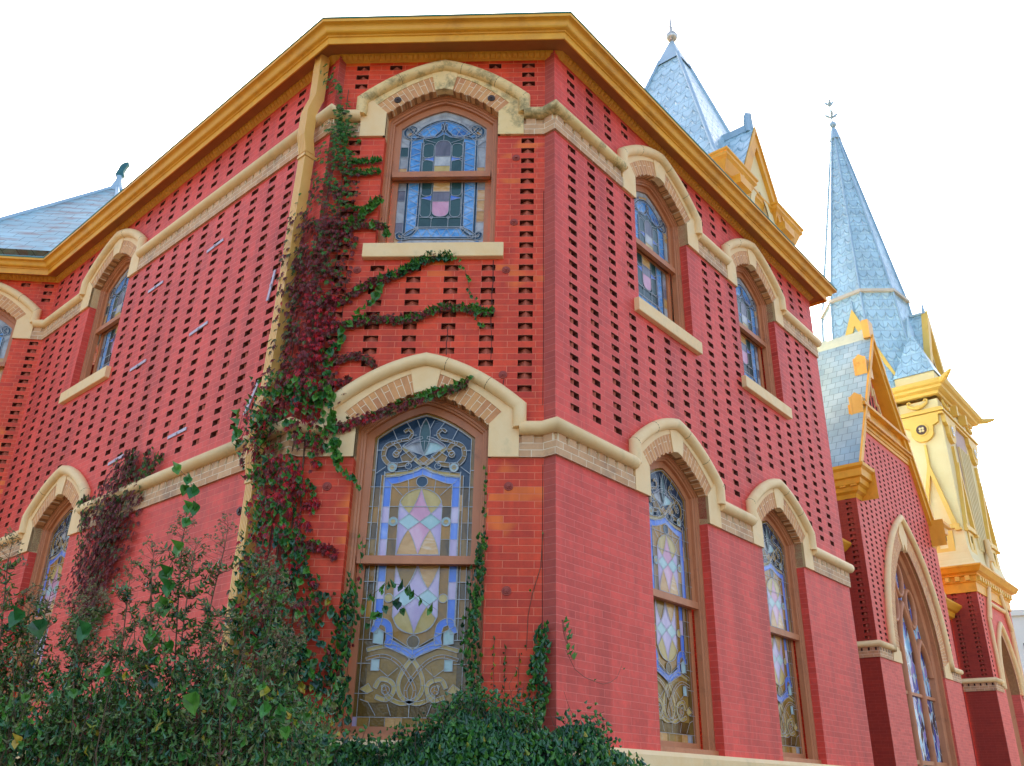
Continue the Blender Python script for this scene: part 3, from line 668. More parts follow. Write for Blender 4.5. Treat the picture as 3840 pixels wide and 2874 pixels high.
# ------------------------------------------------------------------ hall windows
def strip_rings(mb, rings, mi=0, close=False):
    """rings: list of (outline pts (x,z), y)"""
    for (p, y0), (q, y1) in zip(rings[:-1], rings[1:]):
        for i in range(len(p) - (0 if close else 1)):
            j = (i + 1) % len(p)
            mb.face([(p[i][0], y0, p[i][1]), (p[j][0], y0, p[j][1]), (q[j][0], y1, q[j][1]), (q[i][0], y1, q[i][1])][::-1], mi)
def hall_window(wall, xc, upper, old=False):
    zs = 5.806 if upper else 2.63
    zb = 4.30 if upper else ZPL
    zr0, zr1 = (5.175, 5.225) if upper else (1.555, 1.605)
    base = zs - .276
    # frame (the part itself)
    mb = MB()
    prof = [(0, .086), (.020, .084), (.024, .098), (.040, .100), (.044, .116), (.058, .120), (.062, .175)]
    strip_rings(mb, [(outline(d, zb, zs), y) for d, y in prof])
    if not upper: mb.box(-HW, HW, .06, .24, zb - .01, zb + .045)
    fr = mb.build('window', M['wood'], wall.root, wall.w(xc, 0, 0) - Vector(wall.root.location), wall.th)
    # sashes
    for k in (0, 1):
        s = MB(); y = .150 if k == 0 else .198
        if k == 0:
            o1 = outline(.06, zr0, zs); o2 = outline(.122, zr1, zs)
            strip_rings(s, [(o1, y), (o2, y), (o2, y + .03)])
            s.box(-.46, .46, .118, .168, zr0 - .012, zr1)
        else:
            b0 = zb + (.0 if upper else .045)
            r1 = [(-.47, b0), (-.47, zr1), (.47, zr1), (.47, b0)]; bi = b0 + .055
            r2 = [(-.408, bi), (-.408, zr0 - .01), (.408, zr0 - .01), (.408, bi)]
            strip_rings(s, [(r1, y), (r2, y), (r2, y + .03)], close=True)
        s.build('sash', M['wood'], fr)
    if upper:
        upper_upper_sash(fr, .172, zr1 - .002, zs); upper_lower_sash(fr, .222, 4.35, zr0)
    else:
        lower_upper_sash(fr, .172, zr1 - .002, zs); lower_lower_sash(fr, .222, .385, zr0)
    # brick arch ring
    mb = MB(); n = 28; X = HW
    ring = []
    s_ = 0; last = None
    for i in range(n + 1):
        x = -X + 2 * X * i / n; t = abs(x) / HW; sl = RISE / HW * (.35 + 1.3 * t) * (-1 if x > 0 else 1) if x else 0
        nx, nz = -sl, 1; L = math.hypot(nx, nz); nx /= L; nz /= L
        z = zs + ay(x, HW, RISE)
        # outer point: leans outwards like voussoirs
        th = .186 + .02 * (1 - t)
        ox, oz = x + nx * th, z + nz * th
        if last: s_ += math.hypot(x - last[0], z - last[1]) * 1.12
        last = (x, z); ring.append((x, z, ox, oz, s_))
    for a, b in zip(ring[:-1], ring[1:]):
        y = -.014
        mb.face([(a[0], y, a[1]), (b[0], y, b[1]), (b[2], y, b[3]), (a[2], y, a[3])], 0, [(0.003, a[4]), (0.003, b[4]), (.197, b[4]), (.197, a[4])])
        mb.face([(a[0], y, a[1]), (a[0], .09, a[1]), (b[0], .09, b[1]), (b[0], y, b[1])], 0, [(0, a[4]), (.1, a[4]), (.1, b[4]), (0, b[4])])
    # alternate voussoirs drop below the intrados
    k = 0; s0 = 0
    for i in range(1, n):
        if i % 2 and abs(ring[i][0]) > .1:
            a, b = ring[i], ring[min(n, i + 1)]
            dxn = (a[0] - a[2]) * .05; dzn = (a[1] - a[3]) * .05
            q = [(a[0], a[1]), (a[0] + dxn, a[1] + dzn), (b[0] + dxn, b[1] + dzn), (b[0], b[1])]
            mb.prism(q, -.013, .07, 0)
    mb.build('brick_arch', M['arch'], fr)
    # keystone
    mb = MB()
    mb.prism([(-.085, zs + ay(.085, HW, RISE) - .004), (0, zs + RISE - .006), (.085, zs + ay(.085, HW, RISE) - .004), (.125, zs + RISE + .185), (0, zs + RISE + .232), (-.125, zs + RISE + .185)][::1], -.026, .05)
    mb.build('keystone', M['stone_old'] if old else M['stone'], fr)
    # springers
    for s in (-1, 1):
        mb = MB()
        p = [(s * HW, base), (s * (HW + .240), base), (s * (HW + .240), zs + .20), (s * (HW + .17), zs + .18), (s * (HW + .125), zs + .125), (s * HW, zs)]
        if s < 0: p = p[::-1]
        mb.prism(p, -.028, .0)
        mb.box(*( (HW, HW + .02) if s > 0 else (-HW - .02, -HW)), -.026, .088, base, zs)
        mb.build('springer', M['stone_old'] if old and s > 0 else M['stone'], fr)
    # hood mould
    mb = MB()
    zc = base + .238
    hx = HW + .242
    arch = []
    z1 = zs + .150; ht = zs + RISE + .274 - z1
    for i in range(0, 19):
        x = -hx + 2 * hx * i / 18; arch.append((x, -.030, z1 + ht * (1 - .35 * abs(x) / hx - .65 * (x / hx) ** 2)))
    path = [(-hx, -.030, zc)] + arch + [(hx, -.030, zc)]
    mb.tube(path, .056, 12, 0, caps=True, up=(0, 1, 0))
    for i in (0, 4, 11, 15, 18):
        if rnd() < .35 and not old: continue
        a_, b_ = Vector(arch[max(0, i - 1)]), Vector(arch[min(18, i + 1)]); d_ = (b_ - a_).normalized(); c_ = Vector(arch[i])
        mb.tube([c_ - d_ * .0016, c_ + d_ * .0016], .0568, 14, 1, up=(0, 1, 0))
    # flat fillet filling up to the bricks
    for a, b in zip(arch[:-1], arch[1:]):
        mb.face([(a[0] * .88, -.020, a[2] - .095), (b[0] * .88, -.020, b[2] - .095), (b[0], -.020, b[2]), (a[0], -.020, a[2])])
        mb.face([(a[0] * .88, .0, a[2] - .095), (b[0] * .88, .0, b[2] - .095), (b[0] * .88, -.020, b[2] - .095), (a[0] * .88, -.020, a[2] - .095)])
    mb.build('hood_mould', [M['stone_old'] if old else M['stone'], M['dark']], fr)
    if upper:
        mb = MB(); mb.box(-.62, .61, -.055, .12, 4.181, 4.325, bev=.006); mb.build('sill', M['stone'], fr)
    # dark room behind the opening
    mb = MB(); mb.box(-HW + .001, HW - .001, .27, .5, zb, zs + RISE); mb.build('room_lining', M['dark'], fr)
    return fr

CF, C1, C2, CL, CFL = .985, 1.875, 4.115, -4.49, -.94
for wall, cs in ((WF, [CF]), (WR, [C1, C2]), (WL, [CL]), (WFL, [CFL])):
    for c in cs:
        hall_window(wall, c, False, old=False); hall_window(wall, c, True, old=(wall is WF))

def hood_h(dx, zs):
    hx = HW + .242
    if abs(dx) > hx: return -9
    return zs + .15 + (RISE + .124) * (1 - .35 * abs(dx) / hx - .65 * (dx / hx) ** 2)
def wall_holes(x0, x1, first, step, centres, hw=.057):
    H = []; c = first; rows = [4.095 + .1146 * k for k in range(-14, 22)]
    while c < x1 - .09:
        if c > x0 + .09:
            for z in rows:
                if z < 2.72 or z > 6.475 or 5.49 < z < 5.93: continue
                ok = True
                for w in centres:
                    d = c - w
                    if abs(d) < HW + .13 and 4.14 < z < 5.9: ok = False
                    for zs in (2.63, 5.806):
                        hh = hood_h(max(0, abs(d) - .085), zs)
                        if z - .04 < hh + .065 and z > zs - .3: ok = False
                    if abs(d) < .92 and (2.6 < z < 2.80 or 5.8 < z < 5.96): ok = False
                    if abs(d) < .68 and 4.12 < z < 4.36: ok = False
                if ok: H.append((c - hw - U(0, .006), c + hw + U(0, .006), z - .0282 - U(0, .0006), z + .0275 + U(0, .001)))
        c += step
    return H
def hall_wall(wall, x0, x1, first, step, centres, mat='brick'):
    ops = []
    for c in centres:
        ops.append([(x + c, z) for x, z in outline(0, ZPL, 2.63)])
        ops.append([(x + c, z) for x, z in outline(0, 4.30, 5.806)])
    mb = wall_mesh([(x0, ZPL - .06), (x1, ZPL - .06), (x1, 6.60), (x0, 6.60)], ops, wall_holes(x0, x1, first, step, centres))
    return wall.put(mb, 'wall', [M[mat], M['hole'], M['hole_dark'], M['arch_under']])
hall_wall(WF, 0, 1.95, .175, .3235, [CF], 'brick_front')
hall_wall(WR, 0, LR, .262, .3165, [C1, C2])
hall_wall(WL, -LL, 0, -6.30, .3165, [CL])
hall_wall(WFL, -1.9, 0, -1.74, .325, [CFL], 'brick_front')
# end wall of the hall (away from the camera), rear and far left returns
def flat(p, q, z0, z1, name, mat, parent, rl, uvs=True):
    mb = MB(); L = (q - p).length
    mb.face([(p.x - rl[0], p.y - rl[1], z0 - rl[2]), (q.x - rl[0], q.y - rl[1], z0 - rl[2]), (q.x - rl[0], q.y - rl[1], z1 - rl[2]), (p.x - rl[0], p.y - rl[1], z1 - rl[2])], 0, [(0, z0 - 4.0667 + CH * 80), (L, z0 - 4.0667 + CH * 80), (L, z1 - 4.0667 + CH * 80), (0, z1 - 4.0667 + CH * 80)])
    return mb.build(name, mat, parent)
ERb = ER - nR * 4.0
FLb = FLe + Vector((-.35, 3.2))
flat(ER, ERb, ZPL - .06, 6.6, 'wall', M['brick'], hall, HALLO)
flat(FLb, FLe, ZPL - .06, 6.6, 'wall', M['brick'], hall, HALLO)
flat(ERb, FLb, ZPL - .06, 6.6, 'wall', M['brick'], hall, HALLO)
# brick returns at the chamfer: header bricks
for p, q in ((Bf, B1), (A1, Af)):
    flat(p, q, ZPL - .06, 6.60, 'corner_return', M['brick_end'], hall, HALLO)

def offset_path(P, o, start_n=None, end_n=None):
    """P list of 2D points (outside on the right-hand side when walking left to right seen from outside)"""
    out = []; n = len(P)
    ns = []
    for i in range(n - 1):
        d = (P[i + 1] - P[i]).normalized(); ns.append(Vector((d.y, -d.x)))
    for i in range(n):
        if i == 0: m = ns[0]
        elif i == n - 1: m = ns[-1]
        else:
            a, b = ns[i - 1], ns[i]; k = 1 + a.dot(b)
            m = (a + b) / k if k > .2 else a
        out.append(P[i] + m * o)
    return out
def sweep_profile(P, prof, name, mats, parent, rl, mis=None, smooth=False, closed_ends=True):
    mb = MB(); rings = []
    for (o, z) in prof:
        rings.append([(p.x - rl[0], p.y - rl[1], z - rl[2]) for p in offset_path(P, o)])
    for k in range(len(prof) - 1):
        a, b = rings[k], rings[k + 1]
        for i in range(len(P) - 1):
            L = (P[i + 1] - P[i]).length
            mb.face([a[i], a[i + 1], b[i + 1], b[i]], (mis[k] if mis else 0), [(0, prof[k][1]), (L, prof[k][1]), (L, prof[k + 1][1]), (0, prof[k + 1][1])])
    if closed_ends:
        mb.face([r[0] for r in rings]); mb.face([r[-1] for r in rings][::-1])
    return mb.build(name, mats, parent)
CP = [FLb, FLe, Cc, A1, B1, ER, ERb]
def cyma(o0, z0, o1, z1, n=6):
    return [(o0 + (o1 - o0) * (t + .10 * math.sin(2 * PI * t)), z0 + (z1 - z0) * (t - .14 * math.sin(2 * PI * t))) for t in [k / n for k in range(1, n)]]
A2 = A1 + dL * .094; B2 = B1 + dR * .0886
FP = [FLb, FLe, Cc, A2, B2, ER, ERb]
sweep_profile(FP, [(-.12, 6.452), (.006, 6.452), (.012, 6.458), (.022, 6.470), (.042, 6.495), (.056, 6.512), (.060, 6.520), (.062, 6.545)], 'frieze', M['frieze'], hall, HALLO, closed_ends=False)
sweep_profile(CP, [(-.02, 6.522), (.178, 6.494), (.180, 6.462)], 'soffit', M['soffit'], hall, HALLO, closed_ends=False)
prof = [(.178, 6.494), (.180, 6.458), (.195, 6.456), (.195, 6.533), (.208, 6.536), (.210, 6.547), (.218, 6.550)] + cyma(.218, 6.550, .298, 6.622, 8) + [(.298, 6.622), (.312, 6.624), (.312, 6.664), (.26, 6.670)]
sweep_profile(CP, prof, 'cornice', M['gold'], hall, HALLO, closed_ends=False)
# egg and dart along the frieze
for p, q, k0 in ((Cc, A2, 1), (A2, B2, 1), (B2, ER, 1), (FLe, Cc, 1)):
    mb = MB()
    d = (q - p).normalized(); nn = Vector((d.y, -d.x)); L = (q - p).length; k = int(L / .055)
    def fp_(u_, o, z): c = p + d * u_ + nn * o; return (c.x - HALLO[0], c.y - HALLO[1], z - ZG)
    # one connected carved strip: the ovolo swells into eggs with darts between
    nu = k * 6; V = []; zz = [(.012, 6.460), (.026, 6.474), (.044, 6.494), (.058, 6.514)]
    for i in range(nu + 1):
        ph = (i % 6) / 6; e = max(0, math.sin(PI * ph)) ** .6 if ph else 0
        for j, (o, z) in enumerate(zz):
            sw = e * (.014 if j in (1, 2) else .004); V.append(fp_(.03 + (L - .06) * i / nu, o + sw + .001, z - sw * .5))
    mb.faces(V, [(i * 4 + j, (i + 1) * 4 + j, (i + 1) * 4 + j + 1, i * 4 + j + 1) for i in range(nu) for j in range(3)], 0, False)
    mb.build('egg_and_dart', M['frieze'], hall)
# green edge flashing, low roof behind the cornice
ro = offset_path(CP, .312)
mb = MB()
apx = Vector((1.2, 5.2))
for i in range(len(CP) - 1):
    a, b = ro[i], ro[i + 1]
    mb.face([(a.x - HALLO[0], a.y - HALLO[1], 6.668 - ZG), (b.x - HALLO[0], b.y - HALLO[1], 6.668 - ZG), (apx.x - HALLO[0], apx.y - HALLO[1], 7.15 - ZG)], 0, [(a.x, a.y), (b.x, b.y), (apx.x, apx.y)])
mb.build('roof', M['metal'], hall)
sweep_profile(CP, [(.313, 6.656), (.318, 6.656), (.318, 6.673), (.28, 6.675)], 'roof_flashing', noise_mat('green_roof_edge', (.03, .16, .12), (.05, .22, .17), 4, .6), hall, HALLO, closed_ends=False)
mb = MB(); mb.tube([(1.05 - HALLO[0], 1.0 - HALLO[1], 6.6 - ZG), (1.05 - HALLO[0], 1.0 - HALLO[1], 8.10 - ZG)], .035, 10); mb.build('vent_pipe', M['metal'], hall)
# plinth
sweep_profile(CP[1:-1] if False else [FLb, FLe, Cc, A1, B1, ER, ERb], [(.0, ZG - .2), (.075, ZG - .2), (.075, ZPL - .035), (.055, ZPL - .002), (-.12, ZPL + .002)], 'plinth', M['stone'], hall, HALLO, closed_ends=False)

# string courses (roll + band) in sections between the hood moulds
hx = HW + .242
secs = [([WFL.w(CFL + hx, 0, 0), Cc, WL.w(CL - hx, 0, 0)], False),
        ([WL.w(CL + hx, 0, 0), A1, Af, WF.w(CF - hx, 0, 0)], False),
        ([WF.w(CF + hx, 0, 0), Bf, B1, WR.w(C1 - hx, 0, 0)], False),
        ([WR.w(C1 + hx, 0, 0), WR.w(C2 - hx, 0, 0)], False),
        ([WR.w(C2 + hx, 0, 0), WR.w(LR + .035, 0, 0)], True),
        ([WFL.w(-1.9, 0, 0), WFL.w(CFL - hx, 0, 0)], False)]
for base in (ZLO, 5.53):
    for k, (P, last) in enumerate(secs):
        P = [Vector((p[0], p[1])) for p in P]
        Q = offset_path(P, .030)
        mb = MB(); zc = base + .238
        pts = [(p.x - HALLO[0], p.y - HALLO[1], zc - ZG) for p in Q]
        mat = M['stone_old'] if (k == 2 and base > 5) else M['stone']
        if last:
            d = (Vector(pts[1]) - Vector(pts[0])).normalized()
            pts = [pts[0], pts[1], tuple(Vector(pts[1]) + d * .022), tuple(Vector(pts[1]) + d * .034)]
            mb.tube(pts, [.058, .058, .046, .028], 14, 0)
        else: mb.tube(pts, .058, 14, 0)
        mb.build('string_course', mat, hall)
        # brick band below: two courses + dentil headers
        mb = MB(); P2 = list(P)
        if last: P2[-1] = Vector((WR.w(LR, 0, 0).x, WR.w(LR, 0, 0).y))
        inner = [0.0, .022]
        a0 = offset_path(P2, .001); a1 = offset_path(P2, .024)
        s = 0
        for i in range(len(P2) - 1):
            L = (P2[i + 1] - P2[i]).length
            def pp(v, z): return (v.x - HALLO[0], v.y - HALLO[1], z - ZG)
            z0, z1, z2 = base, base + 2 * CH, base + 3 * CH + .02
            uo = lambda z: z - base + CH * 40
            mb.face([pp(a1[i], z0), pp(a1[i + 1], z0), pp(a1[i + 1], z1), pp(a1[i], z1)], 0, [(s, uo(z0)), (s + L, uo(z0)), (s + L, uo(z1)), (s, uo(z1))])
            mb.face([pp(a0[i], z0), pp(a0[i + 1], z0), pp(a1[i + 1], z0), pp(a1[i], z0)], 0, [(s, 0), (s + L, 0), (s + L, .02), (s, .02)])
            mb.face([pp(a1[i], z1), pp(a1[i + 1], z1), pp(a0[i + 1], z1), pp(a0[i], z1)], 0, [(s, 0), (s + L, 0), (s + L, .02), (s, .02)])
            mb.face([pp(a0[i], z1), pp(a0[i + 1], z1), pp(a0[i + 1], z2), pp(a0[i], z2)], 0, [(s, uo(z1)), (s + L, uo(z1)), (s + L, uo(z2)), (s, uo(z2))])
            d = (P2[i + 1] - P2[i]).normalized(); nn = Vector((d.y, -d.x))
            nd = int(L / .128)
            if L < .2: nd = 1
            for j in range(nd):
                c0 = P2[i] + d * (L * (j + .1) / nd); c1 = P2[i] + d * (L * (j + .1) / nd + min(.092, L * .85))
                b_ = [c0, c1]
                f0, f1 = c0 + nn * .023, c1 + nn * .023; g0, g1 = c0 + nn * .001, c1 + nn * .001
                u0 = s + L * j / nd
                mb.face([pp(f0, z1), pp(f1, z1), pp(f1, z2), pp(f0, z2)], 0, [(.2 * (j % 7) + .006, uo(z1)), (.2 * (j % 7) + .1, uo(z1)), (.2 * (j % 7) + .1, uo(z1) + CH), (.2 * (j % 7) + .006, uo(z1) + CH)])
                mb.face([pp(g0, z1), pp(f0, z1), pp(f0, z2), pp(g0, z2)], 0); mb.face([pp(f1, z1), pp(g1, z1), pp(g1, z2), pp(f1, z2)], 0)
            s += L
        if last: mb.face([pp(a1[-1], base), pp(a0[-1], base), pp(a0[-1], z2), pp(a1[-1], z2)])
        mb.build('tan_brick_band', M['tan'], hall)

# downspout on the left wall
mb = MB()
def spout_seg(pts, w=.058, d=.05):
    # rectangular pipe, mitred, with flutes on the front
    prof = []
    nfl = 5
    for i in range(nfl):
        a = -w + 2 * w * i / nfl; b = -w + 2 * w * (i + 1) / nfl
        prof += [(a + .003, -d), (b - .004, -d), (b - .003, -d + .004), (b, -d + .004)]
    prof += [(w, d), (-w, d), (-w, -d + .004)]
    rings = []
    for k, (x, y, z) in enumerate(pts): rings.append([(x + p[0], y + p[1], z) for p in prof])
    for a, b in zip(rings[:-1], rings[1:]):
        for i in range(len(prof)):
            j = (i + 1) % len(prof); mb.face([a[i], b[i], b[j], a[j]], 0)
    mb.face(rings[0]); mb.face(rings[-1][::-1])
spout_seg([(-.175, -.085, 6.53), (-.180, -.085, 5.97)], .054, .05)
spout_seg([(-.182, -.088, 5.985), (-.208, -.115, 5.86), (-.210, -.128, 5.80), (-.212, -.128, 5.52), (-.212, -.088, 5.34)], .058, .052)
spout_seg([(-.212, -.086, 5.352), (-.235, -.086, 4.4), (-.255, -.086, 3.45)], .054, .05)
spout_seg([(-.255, -.087, 3.47), (-.268, -.087, 3.0), (-.273, -.125, 2.78), (-.28, -.125, 2.36), (-.285, -.089, 2.18)], .058, .052)
spout_seg([(-.285, -.086, 2.19), (-.30, -.086, ZG + .05)], .054, .05)
sp = WL.put(mb, 'downspout', M['spout'])
for z, x in ((5.30, -.214), (2.16, -.285)):
    b = MB(); b.box(x - .064, x + .064, -.145, -.138, z - .012, z + .02); b.box(x - .064, x - .058, -.145, .0, z - .012, z + .02); b.box(x + .058, x + .064, -.145, .0, z - .012, z + .02)
    b.box(x + .06, x + .10, -.012, -.002, z - .012, z + .02)
    b.build('spout_bracket', M['spout'], sp)

# wall ties
for (x, z, mt) in [(.547, 5.966, 'irondark'), (1.442, 5.97, 'irondark'), (1.689, 5.271, 'iron'), (1.681, 4.562, 'iron'), (1.62, 4.069, 'iron'), (.324, 4.079, 'iron'), (1.615, 3.07, 'iron'), (1.68, 2.121, 'iron'), (.268, 2.115, 'iron'), (1.68, 1.321, 'iron')]:
    mb = MB(); y = -.016 if mt == 'irondark' else 0
    mb.disc_y(x, z, y, .036, .008, 16, 0, .034); mb.disc_y(x, z, y - .008, .026, .006, 16, 0, .022); mb.disc_y(x, z, y - .014, .013, .012, 6, 0, .012)
    WF.put(mb, 'tie_plate', M[mt])
mb = MB(); mb.disc_y(-.596, 2.006, 0, .038, .01, 16, 0, .035); mb.disc_y(-.596, 2.006, -.01, .02, .012, 8); WL.put(mb, 'tie_plate', M['irondark'])
for (a, z0), (b, z1) in [((2.029, 5.085), (1.712, 5.105)), ((3.294, 5.08), (2.96, 5.09)), ((2.065, 4.11), (1.729, 4.14)), ((3.325, 4.10), (2.972, 4.115)), ((2.106, 3.01), (1.764, 3.02)), ((3.357, 3.02), (3.028, 3.045)), ((.659, 3.983), (.601, 4.287)), ((.753, 2.883), (.591, 3.171))]:
    mb = MB(); d = Vector((-b + a, z1 - z0)); L = d.length; d.normalize(); q = Vector((-d.y, d.x)) * .017; p0 = Vector((-a, z0)); p1 = p0 + d * L
    mb.prism([tuple(p0 + q * -1), tuple(p1 - q), tuple(p1 + q), tuple(p0 + q)], -.012, -.001)
    m_ = (p0 + p1) / 2; mb.disc_y(m_.x, m_.y, -.012, .012, .008, 8)
    WL.put(mb, 'iron_strap', M['steel'])
# cracks on the front wall: thin dark gaps following the joints
def crack(wall, pts, w=.005):
    mb = MB(); ribbon(mb, pts, w, -.0015, 0); return wall.put(mb, 'crack', M['dark'])
crack(WF, [(1.508, 4.17), (1.508, 4.07), (1.512, 3.95), (1.503, 3.83), (1.509, 3.7), (1.502, 3.58), (1.508, 3.5)], .007)
crack(WF, [(1.51, 3.48), (1.515, 3.33), (1.512, 3.2)], .004)
crack(WF, [(1.14, 3.52), (1.145, 3.42), (1.138, 3.36), (1.142, 3.25)], .006)
crack(WF, [(.24, 4.08), (.235, 3.96), (.242, 3.8), (.236, 3.7), (.24, 3.5)], .005)
crack(WF, [(1.943, 4.9), (1.941, 4.2), (1.945, 3.5), (1.941, 2.8)], .005)
crack(WF, [(1.943, 2.3), (1.941, 1.6), (1.944, .9)], .005)
crack(WF, [(1.622, 3.03), (1.618, 2.97), (1.63, 2.9)], .006)

# ------------------------------------------------------------------ left wing roof (slate, hipped, with finial)
LWO = Vector((Cc.x - .67 * tFL.x - nFL.x * 2.5, Cc.y - .67 * tFL.y - nFL.y * 2.5, ZG))
wing = thing('wing_roof', 'rust-stained grey slate hip roof with leaf finial rising behind the far left cornice', 'roof', tuple(LWO))
def fl(t, b, z): return (Cc.x + tFL.x * t - nFL.x * b - LWO.x, Cc.y + tFL.y * t - nFL.y * b - LWO.y, z - ZG)
apx = (-.67, 2.5, 9.97)
eav = [(-1.95, -.18, 6.86), (.75, -.18, 6.86), (2.2, 1.2, 6.86), (2.2, 4.5, 6.86), (-3.6, 4.5, 6.86), (-3.6, 1.3, 6.86)]
mb = MB()
for i in range(len(eav)):
    a, b = eav[i], eav[(i + 1) % len(eav)]
    L = math.dist(a, b); mid = [(a[k] + b[k]) / 2 for k in range(3)]; H = math.dist(mid, apx)
    # project the apex on the eave for shingle rows parallel to the eave
    d = [(b[k] - a[k]) / L for k in range(3)]; ta = sum((apx[k] - a[k]) * d[k] for k in range(3)); hh = math.sqrt(max(.01, math.dist(a, apx) ** 2 - ta ** 2))
    mb.face([fl(*a), fl(*b), fl(*apx)], 0, [(0, 0), (L, 0), (ta, hh)])
mb.build('slate_slopes', M['slate_old'], wing)
for i in range(len(eav)):
    a = eav[i]; h = MB(); h.tube([fl(*a), fl(*apx)], .045, 6); h.build('hip_flashing', M['metal'], wing)
mb = MB()
fa = Vector(fl(*apx))
mb.tube([fa + Vector((0, 0, -.18)), fa + Vector((0, 0, .0)), fa + Vector((0, 0, .12)), fa + Vector((0, 0, .22))], [.17, .10, .06, .055], 10)
mb.build('finial_base', M['metal'], wing)
mb = MB()
# curled leaf of the finial: thin lobed body
prof = [(-.06, .2), (-.10, .3), (-.06, .42), (-.03, .55), (.04, .64), (.13, .66), (.15, .6), (.10, .48), (.07, .38), (.10, .28), (.06, .2)]
fp = [(x * .8, .04 + z * .8) for x, z in prof]
a = [(fa.x + x * tFL.x, fa.y + x * tFL.y - .03, fa.z + z - .02) for x, z in fp]; b = [(p[0], p[1] + .06, p[2]) for p in a]
mb.face(a[::-1]); mb.face(b)
for i in range(len(a)): j = (i + 1) % len(a); mb.face([a[i], b[i], b[j], a[j]])
mb.build('finial_leaf', noise_mat('dark_green_metal', (.02, .10, .09), (.05, .16, .17), 9, .5, .4), wing)

# ------------------------------------------------------------------ buildings along the right-hand frontage, in the frame of the hall's right wall
class RB:
    def __init__(s, name, label, cat, a0, y0):
        s.a0, s.y0 = a0, y0
        c, n = math.cos(thR), math.sin(thR)
        s.loc = Vector((B1.x + c * a0 - n * y0, B1.y + n * a0 + c * y0, ZG))
        s.root = thing(name, label, cat, tuple(s.loc), rz=thR)
    def put(s, mb, name, mats, parent=None, at=(0, 0, 0), rz=0):
        """mb in frontage coordinates (a, y, z)"""
        if parent is not None: return mb.build(name, mats, parent)
        return mb.build(name, mats, s.root, (at[0] - s.a0, at[1] - s.y0, at[2] - ZG), rz)

# low link buildings
def link(a0, a1, y, zt, label):
    b = RB('link_building', label, 'building', (a0 + a1) / 2, y + 1); b.root['group'] = 'low link buildings'
    mb = wall_mesh([(a0, ZG), (a1, ZG), (a1, zt - .1), (a0, zt - .1)], [], [(c - .06, c + .06, z - .028, z + .028) for c in [a0 + .3 + .33 * k for k in range(int((a1 - a0) / .33))] for z in [2.9 + .1146 * j for j in range(9)]], 0)
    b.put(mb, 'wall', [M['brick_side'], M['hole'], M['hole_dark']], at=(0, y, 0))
    mb = MB()
    pr = [(.0, zt - .30), (-.10, zt - .26), (-.14, zt - .15), (-.20, zt - .13), (-.32, zt - .02), (-.33, zt + .02), (1.5, zt + .25)]
    for (p, q) in zip(pr[:-1], pr[1:]): mb.face([(a0, y + p[0], p[1]), (a1, y + p[0], p[1]), (a1, y + q[0], q[1]), (a0, y + q[0], q[1])])
    b.put(mb, 'cornice', M['gold'])
    mb = MB(); mb.prism([(a1 - .75, zt), (a1 - .45, zt), (a1 - .45, zt + .22), (a1 - .6, zt + .34), (a1 - .75, zt + .22)], y - .12, y + .3)
    b.put(mb, 'stone_pedestal', M['stone'])
link(LR + .02, 12.24, 2.34, 4.50, 'low brick link with ochre cornice between the hall and the gabled transept')
link(17.50, 19.32, 2.24, 4.36, 'low brick link with ochre cornice between the transept gable and the bell tower')

# --- transept
T = RB('church_transept', 'brick transept with steep slate gable and tall pointed tracery window', 'building', 14.87, 5.0)
TY = 1.8; TA0, TA1, TAC = 12.27, 17.48, 14.86
def gothic(hw, zs, rise, n=12, cx=0.0, d=0.0, zb=None):
    """pointed arch clockwise from the bottom left"""
    hw_ = hw - d; Rr = (rise * rise + hw * hw) / (2 * hw) - d
    pts = [] if zb is None else [(cx - hw_, zb)]
    cxr = Rr - hw_          # centre offset of left arc: at +cxr
    top = math.acos(max(-1, min(1, cxr / Rr)))
    for i in range(n + 1):
        a = top * i / n; pts.append((cx + cxr - Rr * math.cos(a), zs + Rr * math.sin(a)))
    pts[-1] = (cx, pts[-1][1])
    pts += [(2 * cx - x, z) for x, z in pts[(0 if zb is None else 1):-1][::-1]]
    if zb is not None: pts.append((cx + hw_, zb))
    return pts
GW, GS, GR = 1.40, 2.52, 2.50
def rake(z): return (10.05 - z) / 1.70
fo = [(TA0, ZG), (TA1, ZG), (TA1, 5.75), (TAC + rake(7.3), 7.3), (TAC - rake(7.3), 7.3), (TA0, 5.75)]
H = []
for k in range(18):
    c = TA0 + .24 + .29 * k
    for j in range(60):
        z = 2.72 + .1085 * j
        if z > 7.1 or abs(c - TAC) > rake(z) - .32 or c > TA1 - .15: continue
        d = abs(c - TAC)
        if d < GW + .62 and z < GS + .1: continue
        if d < GW + .62:
            Rr = (GR * GR + GW * GW) / (2 * GW) + .56; cx = Rr - (GW + .56)
            if (d + .07 + cx) ** 2 + (z - GS) ** 2 < Rr * Rr: continue
        H.append((c - .055, c + .055, z - .027, z + .027))
win = gothic(GW, GS, GR, cx=TAC, zb=.0)
mb = wall_mesh(fo, [win], H, .16)
T.put(mb, 'wall', [M['brick_far'], M['hole'], M['hole_dark'], M['arch_under']], at=(0, TY, 0))
